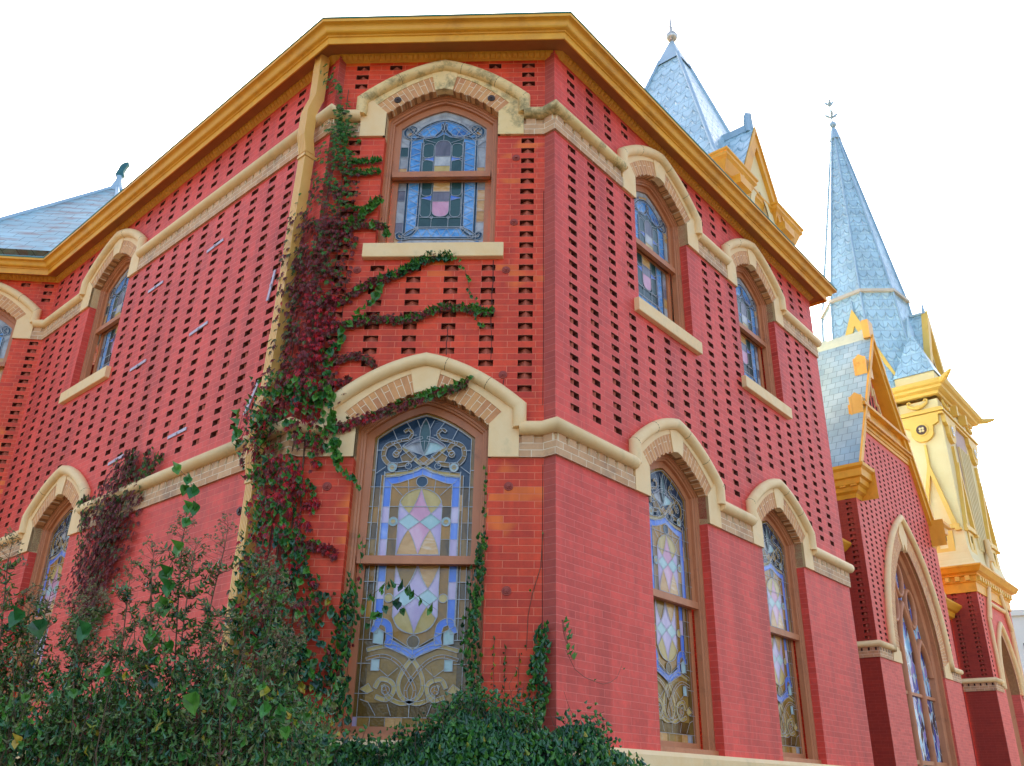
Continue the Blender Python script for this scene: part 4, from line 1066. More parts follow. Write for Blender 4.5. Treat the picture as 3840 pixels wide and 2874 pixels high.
# side walls
def side_wall(b, a, y0, y1, z0, z1, cols, face=-1, mat='brick_side', zh=(2.72, 5.5)):
    """wall in the plane a=const, facing -a (face=-1)"""
    L = y1 - y0
    H = []
    for c in cols:
        z = zh[0]
        while z < zh[1]: H.append((-(c) - .055, -(c) + .055, z - .027, z + .027)); z += .1085
    mb = wall_mesh([(-y1, z0), (-y0, z0), (-y0, z1), (-y1, z1)], [], H, 0)
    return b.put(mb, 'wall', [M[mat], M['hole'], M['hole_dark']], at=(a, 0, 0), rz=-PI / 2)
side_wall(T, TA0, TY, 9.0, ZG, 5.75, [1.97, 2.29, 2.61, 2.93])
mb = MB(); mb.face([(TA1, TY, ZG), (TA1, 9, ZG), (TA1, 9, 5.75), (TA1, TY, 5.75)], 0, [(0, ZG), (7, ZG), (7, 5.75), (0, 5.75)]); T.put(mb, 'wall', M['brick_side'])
mb = MB(); mb.face([(TA1, 9, ZG), (TA0, 9, ZG), (TA0, 9, 5.75), (TAC, 9, 10), (TA1, 9, 5.75)], 0, [(0, 0), (5, 0), (5, 7), (2.5, 11), (0, 7)]); T.put(mb, 'wall', M['brick_side'])
# roof slopes
zr = 10.12; ez = 5.95
for s in (-1, 1):
    mb = MB(); xe = TAC + s * (rake(ez) + .10)
    L = math.hypot(xe - TAC, zr - ez)
    q = [(xe, TY - .085, ez), (TAC, TY - .085, zr), (TAC, 9.1, zr), (xe, 9.1, ez)]
    uv = [(0, 0), (0, L), (7.3, L), (7.3, 0)]
    if s < 0: q, uv = q[::-1], uv[::-1]
    mb.face(q, 0, uv); T.put(mb, 'roof', M['slate'])
mb = MB(); mb.box(TAC - .05, TAC + .05, TY + .05, 9.1, zr - .08, zr + .16)
for k in range(16): mb.prism([(TAC - .055, zr + .05), (TAC + .055, zr + .05), (TAC, zr + .22)], TY + .1 + .45 * k, TY + .16 + .45 * k)
T.put(mb, 'ridge_crest', M['metal'])
# gable: recessed panel, frieze, rakes
mb = MB()
P = [(TAC - rake(7.8) + .1, 7.85), (TAC + rake(7.8) - .1, 7.85), (TAC, 9.78)]
mb.face([(x, TY + .20, z) for x, z in P], 0, P)
for k, x in enumerate((-.62, -.40, -.20, 0, .2, .4, .62)):
    h = (9.78 - 7.85) * (1 - abs(x) / 1.2) - .25
    mb.prism([(TAC + x - .03, 7.87), (TAC + x + .03, 7.87), (TAC + x + .03, 7.87 + h * .55), (TAC + x - .03, 7.87 + h * .55)], TY + .190, TY + .199, 1)
    mb.prism([(TAC + x - .035, 7.9 + h * .55), (TAC + x + .035, 7.9 + h * .55), (TAC + x * .8 + .03, 7.85 + h), (TAC + x * .8 - .03, 7.85 + h)], TY + .160, TY + .199, 2)
T.put(mb, 'gable_panel', [M['brick_far'], M['dark'], M['cream']])
mb = MB()
for s in (-1, 1):
    o0, o1 = rake(5.72), rake(5.72) - .22
    out = [(TAC, 10.06), (TAC + s * (rake(5.72) + .05), 5.72)]; inn = [(TAC + s * (rake(5.72) - .14), 5.72), (TAC, 9.74)]
    p = out + inn
    if s > 0: p = p[::-1]
    mb.prism(p, TY - .084, TY + .24)
    p2 = [(TAC, 10.14), (TAC + s * (rake(5.72) + .11), 5.72), (TAC + s * (rake(5.72) + .02), 5.72), (TAC, 10.00)]
    if s > 0: p2 = p2[::-1]
    mb.prism(p2, TY - .13, TY - .086)
T.put(mb, 'rake_moulding', M['gold'])
mb = MB()
x0 = TAC - rake(7.2) + .18; x1 = TAC + rake(7.2) - .18
mb.box(x0, x1, TY - .02, TY + .24, 7.50, 7.86); mb.box(x0, x1, TY - .14, TY - .02, 7.80, 7.87)
for (o, za, zb_) in ((.13, 7.44, 7.50), (.10, 7.38, 7.44), (.05, 7.30, 7.38), (.03, 7.22, 7.30)): mb.box(x0 - .08, x1 + .08, TY - o, TY + .03, za, zb_)
for k in range(34): xk = x0 + .03 + k * (x1 - x0 - .06) / 33; mb.box(xk - .018, xk + .018, TY - .155, TY - .14, 7.425, 7.455)
T.put(mb, 'gable_frieze', M['gold'])
for (z, da) in ((9.08, 0), (7.86, 0)):
    mb = MB(); xx = TAC - rake(z) - .22
    # pointed box standing off the rake, facing the side
    for (yy0, yy1) in ((TY - .07, TY + .18),):
        F_ = [(xx, yy0, z - .26), (xx, yy1, z - .26), (xx, yy1, z + .16), (xx, (yy0 + yy1) / 2, z + .26), (xx, yy0, z + .16)]
        Bk = [(p[0] + .45, p[1], p[2]) for p in F_]
        mb.face(F_[::-1]); mb.face(Bk)
        for i in range(5): j = (i + 1) % 5; mb.face([F_[i], F_[j], Bk[j], Bk[i]])
    mb.box(xx - .012, xx + .03, TY - .085, TY - .05, z - .26, z + .17); mb.box(xx - .012, xx + .03, TY + .15, TY + .195, z - .26, z + .17)
    T.put(mb, 'rake_block', M['spout'])
mb = MB(); mb.box(TAC - .16, TAC + .16, TY - .10, TY + .06, 10.02, 10.50); T.put(mb, 'apex_block', M['spout'])
mb = MB(); mb.box(TAC + rake(9.35) - .05, TAC + rake(9.35) + .22, TY - .10, TY + .10, 9.2, 9.5); T.put(mb, 'rake_block', M['spout'])
# eave cornice on the side, returning to the front corner
for s in (-1, 1):
    mb = MB(); prs = [(0, 5.42), (.03, 5.50), (.10, 5.54), (.12, 5.62), (.18, 5.66), (.20, 5.76), (.26, 5.78), (.27, 5.92), (.33, 5.96), (.34, 6.02), (.0, 6.06)]
    ac = TA0 if s < 0 else TA1
    for (p, q) in zip(prs[:-1], prs[1:]):
        A_ = [(ac + s * p[0], 9, p[1]), (ac + s * p[0], TY - p[0], p[1]), (ac - s * .33, TY - p[0], p[1])]
        B_ = [(ac + s * q[0], 9, q[1]), (ac + s * q[0], TY - q[0], q[1]), (ac - s * .33, TY - q[0], q[1])]
        for i in (0, 1): mb.face([A_[i], A_[i + 1], B_[i + 1], B_[i]] if s < 0 else [A_[i + 1], A_[i], B_[i], B_[i + 1]])
    mb.prism([(ac - s * .33 - .001, 5.42), (ac - s * .33 + .001, 5.42), (ac - s * .33 + .001, 6.05), (ac - s * .33 - .001, 6.05)], TY - .34, TY)
    for k in range(10):
        yk = TY - .1 + k * .22; mb.box(*sorted((ac + s * .12, ac + s * .17)), yk, yk + .12, 5.62, 5.66)
    T.put(mb, 'eave_cornice', M['gold'])
# string course and band
def rb_string(b, pts, zc=ZLO + .238, r=.06, mat='stone', r2=None):
    mb = MB(); mb.tube(pts, r, 12, 0); b.put(mb, 'string_course', M[mat])
def rb_band(b, P, base=ZLO):
    mb = MB()
    a1 = offset_path([Vector(p) for p in P], .022)
    s = 0
    for i in range(len(P) - 1):
        p, q = a1[i], a1[i + 1]; L = (q - p).length; uo = lambda z: z - base + CH * 40
        mb.face([(p.x, p.y, base), (q.x, q.y, base), (q.x, q.y, base + .18), (p.x, p.y, base + .18)], 0, [(s, uo(base)), (s + L, uo(base)), (s + L, uo(base + .18)), (s, uo(base + .18))]); s += L
        d = (q - p).normalized(); nn = Vector((d.y, -d.x))
        k = int(L / .13)
        for j in range(k):
            c = p + d * (L * (j + .5) / k); e = c + nn * .002; f = d * .018
            mb.face([(e.x - f.x, e.y - f.y, base + .12), (e.x + f.x, e.y + f.y, base + .12), (e.x + f.x, e.y + f.y, base + .175), (e.x - f.x, e.y - f.y, base + .175)], 1)
    b.put(mb, 'tan_brick_band', [M['tan'], M['dark']])
zc = ZLO + .24
GO = GW + .56
rb_string(T, [(TA0 - .03, 9, zc), (TA0 - .03, TY - .03, zc), (TAC - GO, TY - .03, zc)]); rb_string(T, [(TAC + GO, TY - .03, zc), (TA1 + .02, TY - .03, zc)])
rb_band(T, [(TA0, 9), (TA0, TY), (TAC - GW - .5, TY)]); rb_band(T, [(TAC + GW + .5, TY), (TA1, TY)])
# gothic window
mb = MB()
i0 = gothic(GW, GS, GR, 14, TAC, 0); i1 = gothic(GW, GS, GR, 14, TAC, -.40)
s_ = 0
for k in range(len(i0) - 1):
    L = math.dist(i0[k], i0[k + 1]); a, b, c, d = i0[k], i0[k + 1], i1[k + 1], i1[k]
    mb.face([(a[0], TY - .012, a[1]), (b[0], TY - .012, b[1]), (c[0], TY - .012, c[1]), (d[0], TY - .012, d[1])], 0, [(0, s_), (0, s_ + L), (.4, s_ + L), (.4, s_)]); s_ += L
mb2 = MB(); ho = gothic(GW, GS, GR, 16, TAC, -.50, zb=None)
mb2.tube([(TAC - GO + .06, TY - .04, zc)] + [(x, TY - .04, z) for x, z in ho] + [(TAC + GO - .06, TY - .04, zc)], .07, 10, 0, up=(0, 1, 0))
# frame with tracery
fm = MB(); o0 = gothic(GW, GS, GR, 14, TAC, 0, .0); o1 = gothic(GW, GS, GR, 14, TAC, .13, .0); o2 = gothic(GW, GS, GR, 14, TAC, .16, .0)
strip_rings(fm, [(o0, TY + .05), (gothic(GW, GS, GR, 14, TAC, .05, .0), TY + .06), (gothic(GW, GS, GR, 14, TAC, .06, .0), TY + .14), (o1, TY + .18), (o2, TY + .30), (o2, TY + .40)])
fwin = T.put(fm, 'window', M['wood'])
mb.build('brick_arch', M['arch'], fwin); mb2.build('hood_mould', M['stone'], fwin)
for s in (-1, 1):
    q = MB(); p = [(TAC + s * GW, ZLO), (TAC + s * (GW + .5), ZLO), (TAC + s * (GW + .44), GS + .22), (TAC + s * GW, GS + .05)]
    q.prism(p if s > 0 else p[::-1], TY - .03, TY + .1); q.build('springer', M['stone'], fwin)
q = MB(); q.prism([(TAC - .10, GS + GR - .18), (TAC, GS + GR - .01), (TAC + .10, GS + GR - .18), (TAC + .26, GS + GR + .17), (TAC, GS + GR + .62), (TAC - .26, GS + GR + .17)], TY - .03, TY + .05); q.build('keystone', M['stone'], fwin)
q = MB(); ty = TY + .26; r = .055
def tb(pts, rr=r): q.tube([(x, ty, z) for x, z in pts], rr, 8, 0, up=(0, 1, 0), sq=(1, 1.5))
for s in (-1, 1):
    tb([(TAC + s * .46, 0.0), (TAC + s * .46, 2.6)])
    tb([(TAC + s * x, z) for x, z in gothic(.40, 2.35, .72, 7, .84)])
tb(gothic(.46, 2.6, 1.15, 9, TAC))
for s in (-1, 1):
    c = [(TAC + s * .56 + .27 * math.cos(t) , 3.72 + .40 * math.sin(t)) for t in [2 * PI * k / 18 for k in range(19)]]; tb(c, .045)
    c = [(TAC + s * .86 + .20 * math.cos(t), 3.22 + .26 * math.sin(t)) for t in [2 * PI * k / 18 for k in range(19)]]
c = [(TAC + .26 * math.cos(t), 4.28 + .36 * math.sin(t)) for t in [2 * PI * k / 18 for k in range(19)]]; tb(c, .045)
q.box(TAC - GW + .1, TAC + GW - .1, ty - .03, ty + .03, 1.88, 1.94); q.box(TAC - GW + .1, TAC + GW - .1, ty - .04, ty + .04, .58, .66)
q.build('tracery', M['wood'], fwin)
def leaded_glass(name, stops, scale=(9, 9, 4), lead=(.55, .55, .5), lw=.03):
    m, nt, b = newmat(name); pos = objcoord(nt)
    mp = N(nt, 'ShaderNodeMapping'); mp.inputs['Scale'].default_value = scale; nt.links.new(pos, mp.inputs[0])
    v = nt.nodes.new('ShaderNodeTexVoronoi'); v.inputs['Scale'].default_value = 1; nt.links.new(mp.outputs[0], v.inputs['Vector'])
    e = nt.nodes.new('ShaderNodeTexVoronoi'); e.feature = 'DISTANCE_TO_EDGE'; e.inputs['Scale'].default_value = 1; nt.links.new(mp.outputs[0], e.inputs['Vector'])
    sp = N(nt, 'ShaderNodeSeparateColor'); nt.links.new(v.outputs['Color'], sp.inputs[0])
    r = ramp(nt, stops, 'CONSTANT'); nt.links.new(sp.outputs[0], r.inputs[0])
    le = ramp(nt, [(lw, (1, 1, 1)), (lw + .01, (0, 0, 0))]); nt.links.new(e.outputs[0], le.inputs[0])
    nt.links.new(mix(nt, le.outputs[0], r.outputs[0], lead), b.inputs['Base Color']); b.inputs['Roughness'].default_value = .12
    return m
M['gothic_glass'] = leaded_glass('gothic_leaded_glass', [(0, (.25, .55, .75)), (.2, (.02, .06, .3)), (.4, (.55, .72, .82)), (.55, (.03, .04, .07)), (.7, (.12, .14, .5)), (.85, (.35, .25, .55))])
q = MB(); q.face([(x, ty + .03, z) for x, z in gothic(GW, GS, GR, 14, TAC, .14, .0)][::-1]); q.build('stained_glass', M['gothic_glass'], fwin)

# --- bell tower
W = RB('bell_tower', 'tall church bell tower with ochre belfry and silver octagonal spire at the far right', 'tower', 21.02, 3.2)
WA0, WA1, WY0 = 19.35, 22.70, 1.52; WAC, WYC = (WA0 + WA1) / 2, WY0 + (WA1 - WA0) / 2; WY1 = 2 * WYC - WY0
ZB = 5.02
dw = gothic(.72, 2.45, 1.42, 10, WAC, 0, ZG + .01)
H = []
for k in range(12):
    c = WA0 + .2 + .268 * k
    for j in range(22):
        z = 2.72 + .1085 * j
        if abs(c - WAC) < 1.28 and z < 4.3 + (1.28 - abs(c - WAC)) * 1.3: continue
        H.append((c - .05, c + .05, z - .027, z + .027))
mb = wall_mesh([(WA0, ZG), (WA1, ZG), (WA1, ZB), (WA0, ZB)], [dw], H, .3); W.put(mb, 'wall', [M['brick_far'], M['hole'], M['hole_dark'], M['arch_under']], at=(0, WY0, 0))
side_wall(W, WA0, WY0, WY1, ZG, ZB, [1.72, 2.07, 2.42, 2.77, 3.1, 3.5], zh=(2.72, 4.95))
for q_ in ([(WA1, WY0), (WA1, WY1)], [(WA1, WY1), (WA0, WY1)]):
    mb = MB(); (a, y), (c, d) = q_; mb.face([(a, y, ZG), (c, d, ZG), (c, d, ZB), (a, y, ZB)], 0, [(0, 0), (3.35, 0), (3.35, 6.4), (0, 6.4)]); W.put(mb, 'wall', M['brick_side'])
WPth = [Vector((WA0, WY1)), Vector((WA0, WY0)), Vector((WA1, WY0)), Vector((WA1, WY1)), Vector((WA0, WY1))]
def ring_sweep(b, P, prof, name, mat, closed_top=False):
    mb = MB(); Q = P[:-1]; n = len(Q)
    for (o0, z0), (o1, z1) in zip(prof[:-1], prof[1:]):
        def off(o):
            out = []
            for i in range(n):
                d0 = (Q[i] - Q[i - 1]).normalized(); d1 = (Q[(i + 1) % n] - Q[i]).normalized()
                n0 = Vector((d0.y, -d0.x)); n1 = Vector((d1.y, -d1.x)); out.append(Q[i] + (n0 + n1) / (1 + n0.dot(n1)) * o)
            return out
        A_, B_ = off(o0), off(o1)
        for i in range(n):
            j = (i + 1) % n; L = (Q[j] - Q[i]).length
            mb.face([(A_[i].x, A_[i].y, z0), (A_[j].x, A_[j].y, z0), (B_[j].x, B_[j].y, z1), (B_[i].x, B_[i].y, z1)], 0, [(0, z0), (L, z0), (L, z1), (0, z1)])
    if closed_top:
        C_ = off(prof[-1][0]); mb.face([(p.x, p.y, prof[-1][1]) for p in C_])
    return b.put(mb, name, M[mat])
rb_string(W, [(WA0 - .03, WY1, zc), (WA0 - .03, WY0 - .03, zc), (WAC - 1.05, WY0 - .03, zc)]); rb_string(W, [(WAC + 1.05, WY0 - .03, zc), (WA1 + .03, WY0 - .03, zc), (WA1 + .03, WY1, zc)])
rb_band(W, [(WA0, WY1), (WA0, WY0), (WAC - .95, WY0)]); rb_band(W, [(WAC + .95, WY0), (WA1, WY0), (WA1, WY1)])
ring_sweep(W, WPth, [(.0, 4.70), (.03, 4.70), (.03, 4.93), (.06, 4.95), (.06, 5.08), (.11, 5.10), (.11, 5.15), (.20, 5.18), (.26, 5.28), (.28, 5.30), (.28, 5.34), (.10, 5.36)], 'lower_cornice', 'gold')
mb = MB(); mb2 = MB()
for k in range(14):
    y = WY0 + .08 + k * .24; mb.box(WA0 - .13, WA0 - .02, y, y + .10, 4.98, 5.09)
    a = WA0 + .08 + k * .24; mb2.box(a, a + .10, WY0 - .13, WY0 - .02, 4.98, 5.09)
W.put(mb, 'dentil_course', M['yellow']); W.put(mb2, 'dentil_course', M['yellow'])
# belfry body with flared foot
flare = [(.20, 5.35), (.13, 5.42), (.07, 5.54), (.03, 5.7), (.0, 5.9), (-.02, 6.5), (-.04, 10.0)]
ring_sweep(W, WPth, flare, 'belfry', 'cream')
for (z0, o) in ((9.52, .05), (9.60, .09), (9.66, .06)):
    ring_sweep(W, WPth, [(-.05, z0), (o, z0), (o, z0 + .06), (-.05, z0 + .07)], 'belfry_band', 'yellow')
ring_sweep(W, WPth, [(-.05, 10.10), (.04, 10.12), (.05, 10.20), (.18, 10.24), (.20, 10.30), (.28, 10.34), (.32, 10.41), (.32, 10.45), (-.1, 10.50)], 'upper_cornice', 'yellow', True)
# corner pier ornament on both visible faces: function in face coordinates
def face_items(put, sgn):
    """put(mb,name,mat): mb in coordinates (x along face from the near corner, y into the wall, z)"""
    for c in (.55, 2.80):
        mb = MB(); mb.prism([(c - .48, 9.52), (c - .46, 9.30), (c - .30, 9.22), (c - .28, 9.1)] + [(c + .30 * math.cos(t), 9.10 + .30 * math.sin(t)) for t in [PI + PI * k / 10 for k in range(1, 10)]] + [(c + .28, 9.1), (c + .30, 9.22), (c + .46, 9.30), (c + .48, 9.52)], -.10, .05)
        put(mb, 'belfry_apron', M['yellow'])
        mb = MB(); mb.disc_y(c, 9.14, -.10, .19, .02, 18, 0, .17); put(mb, 'roundel_rim', M['yellow'])
        mb = MB(); mb.disc_y(c, 9.14, -.121, .14, .004, 18, 0)
        for k in range(4):
            a = PI / 4 + k * PI / 2; mb.disc_y(c + .05 * math.cos(a), 9.14 + .05 * math.sin(a), -.126, .035, .004, 8, 1)
        put(mb, 'quatrefoil_window', [M['pane_dark'], M['cream']])
        # swag
        mb = MB(); mb.tube([(c - .27, -.05, 10.0), (c - .24, -.07, 9.90), (c - .12, -.08, 9.82), (c, -.08, 9.80), (c + .12, -.08, 9.82), (c + .24, -.07, 9.90), (c + .27, -.05, 10.0)], [.02, .04, .05, .05, .05, .04, .02], 8); mb.box(c - .05, c + .05, -.14, .0, 9.75, 9.86)
        mb.tube([(c - .27, -.05, 10.0), (c - .20, -.06, 10.02), (c - .17, -.05, 9.97)], .02, 6); mb.tube([(c + .27, -.05, 10.0), (c + .20, -.06, 10.02), (c + .17, -.05, 9.97)], .02, 6)
        put(mb, 'swag', M['yellow'])
        # A-shaped brace
        mb = MB(); mb.prism([(c - .035, 8.1), (c + .035, 8.1), (c + .03, 8.72), (c - .03, 8.72)], -.07, .02)
        for s in (-1, 1):
            p = [(c, 8.25), (c + s * .42, 6.46), (c + s * .30, 6.46), (c, 7.85)]
            mb.prism(p if s < 0 else p[::-1], -.10, .02)
        mb.box(c - .46, c + .46, -.09, .02, 6.34, 6.46); mb.box(c - .50, c - .36, -.12, .02, 6.28, 6.34); mb.box(c + .36, c + .50, -.12, .02, 6.28, 6.34)
        put(mb, 'gable_brace', M['yellow'])
        mb = MB(); x0, x1, z0, z1 = c - .10, c + .10, 5.86, 6.22
        for (p0, p1, q0, q1) in ((c - .26, x0, 5.74, 6.30), (x1, c + .26, 5.74, 6.30), (x0, x1, 5.74, z0), (x0, x1, z1, 6.30)): mb.box(p0, p1, -.05, .02, q0, q1)
        put(mb, 'slot_window_frame', M['yellow'])
        mb = MB(); mb.box(x0, x1, -.025, .0, z0, z1); put(mb, 'slot_window', M['pane_dark'])
    # louvre bay between the piers
    mb = MB(); mb.box(1.12, 2.23, -.012, .0, 5.9, 9.5, 0)
    for k in range(6): x = 1.18 + k * .18; mb.box(x, x + .06, -.07, -.012, 6.0, 8.9, 1)
    for k in range(16): mb.box(1.2, 2.15, -.03, -.012, 6.1 + k * .17, 6.14 + k * .17, 2)
    put(mb, 'louvre_bay', [M['pinkish'], M['cream'], M['dark']])
    # crockets under the cornice
    mb = MB()
    for x in (1.2, 2.1):
        mb = MB(); mb.box(x - .08, x + .08, -.20, .0, 9.80, 10.10); put(mb, 'cornice_bracket', M['yellow'])
def put_side(mb, name, mats): return W.put(mb, name, mats, at=(WA0 + .03, WY0, 0), rz=-PI / 2)
class Flip(MB): pass
def side_put(mb, name, mats):
    # the side face runs from the near corner backwards, i.e. local x is reversed
    mb.v = [(-x, y, z) for x, y, z in mb.v]; mb.f = [f[::-1] for f in mb.f]; mb.uv = [u[::-1] for u in mb.uv]
    return W.put(mb, name, mats, at=(WA0 + .03, WY0, 0), rz=-PI / 2)
face_items(side_put, -1)
face_items(lambda mb, name, mats: W.put(mb, name, mats, at=(WA0, WY0 + .03, 0)), 1)
# horn-shaped corner ornaments on the upper cornice
for (a, y, da, dy) in ((WA0, WY0, -1, -1), (WA1, WY0, 1, -1), (WA0, WY1, -1, 1), (WA1, WY1, 1, 1)):
    mb = MB(); p = Vector((a, y, 10.46)); d = Vector((da, dy, 0)).normalized()
    mb.tube([p + d * .26 + Vector((0, 0, -.08)), p + d * .50 + Vector((0, 0, -.06)), p + d * .74 + Vector((0, 0, .0)), p + d * .80 + Vector((0, 0, .02))], [.09, .085, .05, .03], 8); W.put(mb, 'corner_horn', M['yellow'])
# corner pinnacles
for (a, y) in ((WA0 + .50, WY0 + .50), (WA1 - .50, WY0 + .50), (WA0 + .50, WY1 - .50), (WA1 - .50, WY1 - .50)):
    mb = MB(); h = .56
    mb.box(a - h + .03, a + h - .03, y - h + .03, y + h - .03, 10.46, 10.80); W.put(mb, 'pinnacle_base', M['cream'])
    mb = MB(); z0, z1 = 10.80, 12.2; t = .07
    c0 = [(a - h, y - h, z0), (a + h, y - h, z0), (a + h, y + h, z0), (a - h, y + h, z0)]; c1 = [(a - t, y - t, z1), (a + t, y - t, z1), (a + t, y + t, z1), (a - t, y + t, z1)]
    for i in range(4):
        j = (i + 1) % 4; mb.face([c0[i], c0[j], c1[j], c1[i]], 0, [(0, 0), (2 * h, 0), (h + t, 1.45), (h - t, 1.45)])
    W.put(mb, 'pinnacle_roof', M['shingle'])
    mb = MB(); mb.tube([(a, y, z1 - .02), (a, y, z1 + .12), (a, y, z1 + .7)], [.09, .10, .012], 8); W.put(mb, 'pinnacle_finial', M['metal'])
# spire
def octo(cx, cy, r, z, off=22.5): return [(cx + r * math.cos(R_(off - math.degrees(thR) + 45 * i)), cy + r * math.sin(R_(off - math.degrees(thR) + 45 * i)), z) for i in range(8)]
SX, SY = 20.90, 3.50
lv = [(1.95, 10.46), (1.62, 11.5), (1.40, 12.8), (1.28, 14.08)]
mb = MB(); vv = 0
def octo_body(lv, sub=1):
    global vv
    v0 = 0
    for (r0, z0), (r1, z1) in zip(lv[:-1], lv[1:]):
        A_, B_ = octo(SX, SY, r0, z0), octo(SX, SY, r1, z1); H_ = math.hypot(r1 - r0, z1 - z0)
        for i in range(8):
            j = (i + 1) % 8; w0, w1 = r0 * .7654 / 2, r1 * .7654 / 2
            mb.face([A_[i], A_[j], B_[j], B_[i]], 0, [(5 - w0, v0), (5 + w0, v0), (5 + w1, v0 + H_), (5 - w1, v0 + H_)])
        v0 += H_
octo_body(lv); octo_body([(1.26, 14.20), (.13, 20.98)])
W.put(mb, 'spire', M['shingle'])
mb = MB()
for i in range(8):
    for l in ([(1.95, 10.46), (1.62, 11.5), (1.40, 12.8), (1.28, 14.08)], [(1.26, 14.20), (.13, 20.98)]): mb.tube([octo(SX, SY, r + .01, z)[i] for r, z in l], .035, 6)
W.put(mb, 'spire_hip', M['metal'])
mb = MB()
A_, B_, C_, D_ = octo(SX, SY, 1.27, 14.06), octo(SX, SY, 1.36, 14.08), octo(SX, SY, 1.36, 14.17), octo(SX, SY, 1.26, 14.22)
for i in range(8):
    j = (i + 1) % 8
    for p, q in ((A_, B_), (B_, C_), (C_, D_)): mb.face([p[i], p[j], q[j], q[i]])
W.put(mb, 'spire_band', noise_mat('cream_metal_band', (.55, .46, .33), (.66, .56, .42), 5, .5))
mb = MB(); mb.tube([(SX, SY, 20.93), (SX, SY, 20.98), (SX, SY, 21.40), (SX, SY, 21.5)], [.20, .19, .10, .04], 12); W.put(mb, 'spire_cap', M['metal'])
mb = MB()
def ball(mb, x, y, z, r, n=10, mi=0):
    V = []; F = []
    for i in range(n // 2 + 1):
        a = -PI / 2 + PI * i / (n // 2)
        for k in range(n): V.append((x + r * math.cos(a) * math.cos(2 * PI * k / n), y + r * math.cos(a) * math.sin(2 * PI * k / n), z + r * math.sin(a)))
    for i in range(n // 2):
        for k in range(n): F.append((i * n + k, i * n + (k + 1) % n, (i + 1) * n + (k + 1) % n, (i + 1) * n + k))
    mb.faces(V, F, mi, True)
ball(mb, SX, SY, 21.62, .13); mb.tube([(SX, SY, 21.7), (SX, SY, 23.5)], [.03, .012], 6)
for z, l in ((22.05, .22), (22.6, .14)):
    for k in range(4):
        a = k * PI / 2 + .5; mb.tube([(SX, SY, z - .12), (SX + .6 * l * math.cos(a), SY + .6 * l * math.sin(a), z - .03), (SX + l * math.cos(a), SY + l * math.sin(a), z + .06)], [.03, .055, .03], 6)
W.put(mb, 'weather_finial', M['metal'])
# spire dormers
def dormer(face):
    # gable in plane just inside the cornice; face 'f' front (-y) or 's' side (-a)
    if face == 'f': f = lambda x, y, z: (WAC + x, WY0 + .25 + y, z)
    else: f = lambda x, y, z: (WA0 + .25 + y, WYC + .28 - x, z)
    g = MB(); z0, zt, w = 10.56, 13.45, 1.02
    def pr(poly, y0, y1, mi=0):
        n = len(poly); a = [f(x, y0, z) for x, z in poly]; b = [f(x, y1, z) for x, z in poly]
        g.face(a, mi); g.face(b[::-1], mi)
        for i in range(n): j = (i + 1) % n; g.face([a[j], a[i], b[i], b[j]], mi)
    pr([(-w, z0), (w, z0), (0, zt - .1)], .08, .14, 1)
    for s in (-1, 1):
        p = [(0, zt + .08), (s * (w + .12), z0), (s * (w - .14), z0), (0, zt - .5)]; pr(p if s < 0 else p[::-1], -.06, .12)
    pr([(-.3, 10.9), (.3, 10.9), (.3, 11.6), (0, 12.1), (-.3, 11.6)], .06, .10, 2)
    dd = W.put(g, 'dormer', [M['yellow'], M['cream'], M['pane_dark']])
    r_ = MB(); L = 2.9
    for s in (-1, 1):
        q = [f(s * (w + .1), .1, z0), f(0, .1, zt), f(0, 1.4, zt), f(s * (w + .1), 1.2, z0)]
        r_.face(q if s < 0 else q[::-1], 0, [(0, 0), (0, L), (1.4, L), (1.2, 0)])
    r_.build('dormer_roof', M['shingle'], dd)
    r_ = MB(); r_.tube([f(0, .0, zt + .03), f(0, 1.35, zt + .03)], .05, 6); r_.tube([f(0, .05, zt), f(0, .05, zt + .42)], [.06, .02], 6); r_.build('dormer_ridge', M['metal'], dd)
dormer('f'); dormer('s')
# tower doorway
q = MB(); strip_rings(q, [(dw, WY0 + .2), (gothic(.72, 2.45, 1.42, 10, WAC, .12, ZG), WY0 + .30), (gothic(.72, 2.45, 1.42, 10, WAC, .14, ZG), WY0 + .5)])
dr = W.put(q, 'doorway', M['wood'])
q = MB(); q.face([(x, WY0 + .5, z) for x, z in gothic(.72, 2.45, 1.42, 10, WAC, .13, ZG)][::-1]); q.build('door_glass', M['gothic_glass'], dr)
q = MB(); q.tube([(x, WY0 - .03, z) for x, z in gothic(.72, 2.45, 1.42, 12, WAC, -.22)], .06, 8, 0, up=(0, 1, 0))
q.tube([(WAC - 1.12, WY0 - .04, zc - .1), (WAC - 1.12, WY0 - .04, 3.9), (WAC - 1.12, WY0 - .04, 4.15)], .05, 8)
q.tube([(WAC + 1.12, WY0 - .04, zc - .1), (WAC + 1.12, WY0 - .04, 4.15)], .06, 8)
q.tube([(WAC - 1.12, WY0 - .05, 4.10), (WAC, WY0 - .05, 5.95), (WAC + 1.12, WY0 - .05, 4.10)], .065, 8, up=(0, 1, 0))
q.tube([(WAC - .72, WY0 - .04, 4.55), (WAC + .72, WY0 - .04, 4.55)], .05, 8)
q.tube([(WAC, WY0 - .12, 5.75), (WAC, WY0 - .12, 6.35)], [.09, .07], 8)
q.build('door_hood', M['stone'], dr)
q = MB(); q.prism([(WAC - 1.1, ZLO + .3), (WAC + 1.1, ZLO + .3), (WAC + 1.1, 4.1), (WAC, 5.85), (WAC - 1.1, 4.1)][::1], WY0 - .012, WY0 - .010) if False else None
i0 = gothic(.72, 2.45, 1.42, 12, WAC, 0); i1 = gothic(.72, 2.45, 1.42, 12, WAC, -.18); q = MB(); s_ = 0
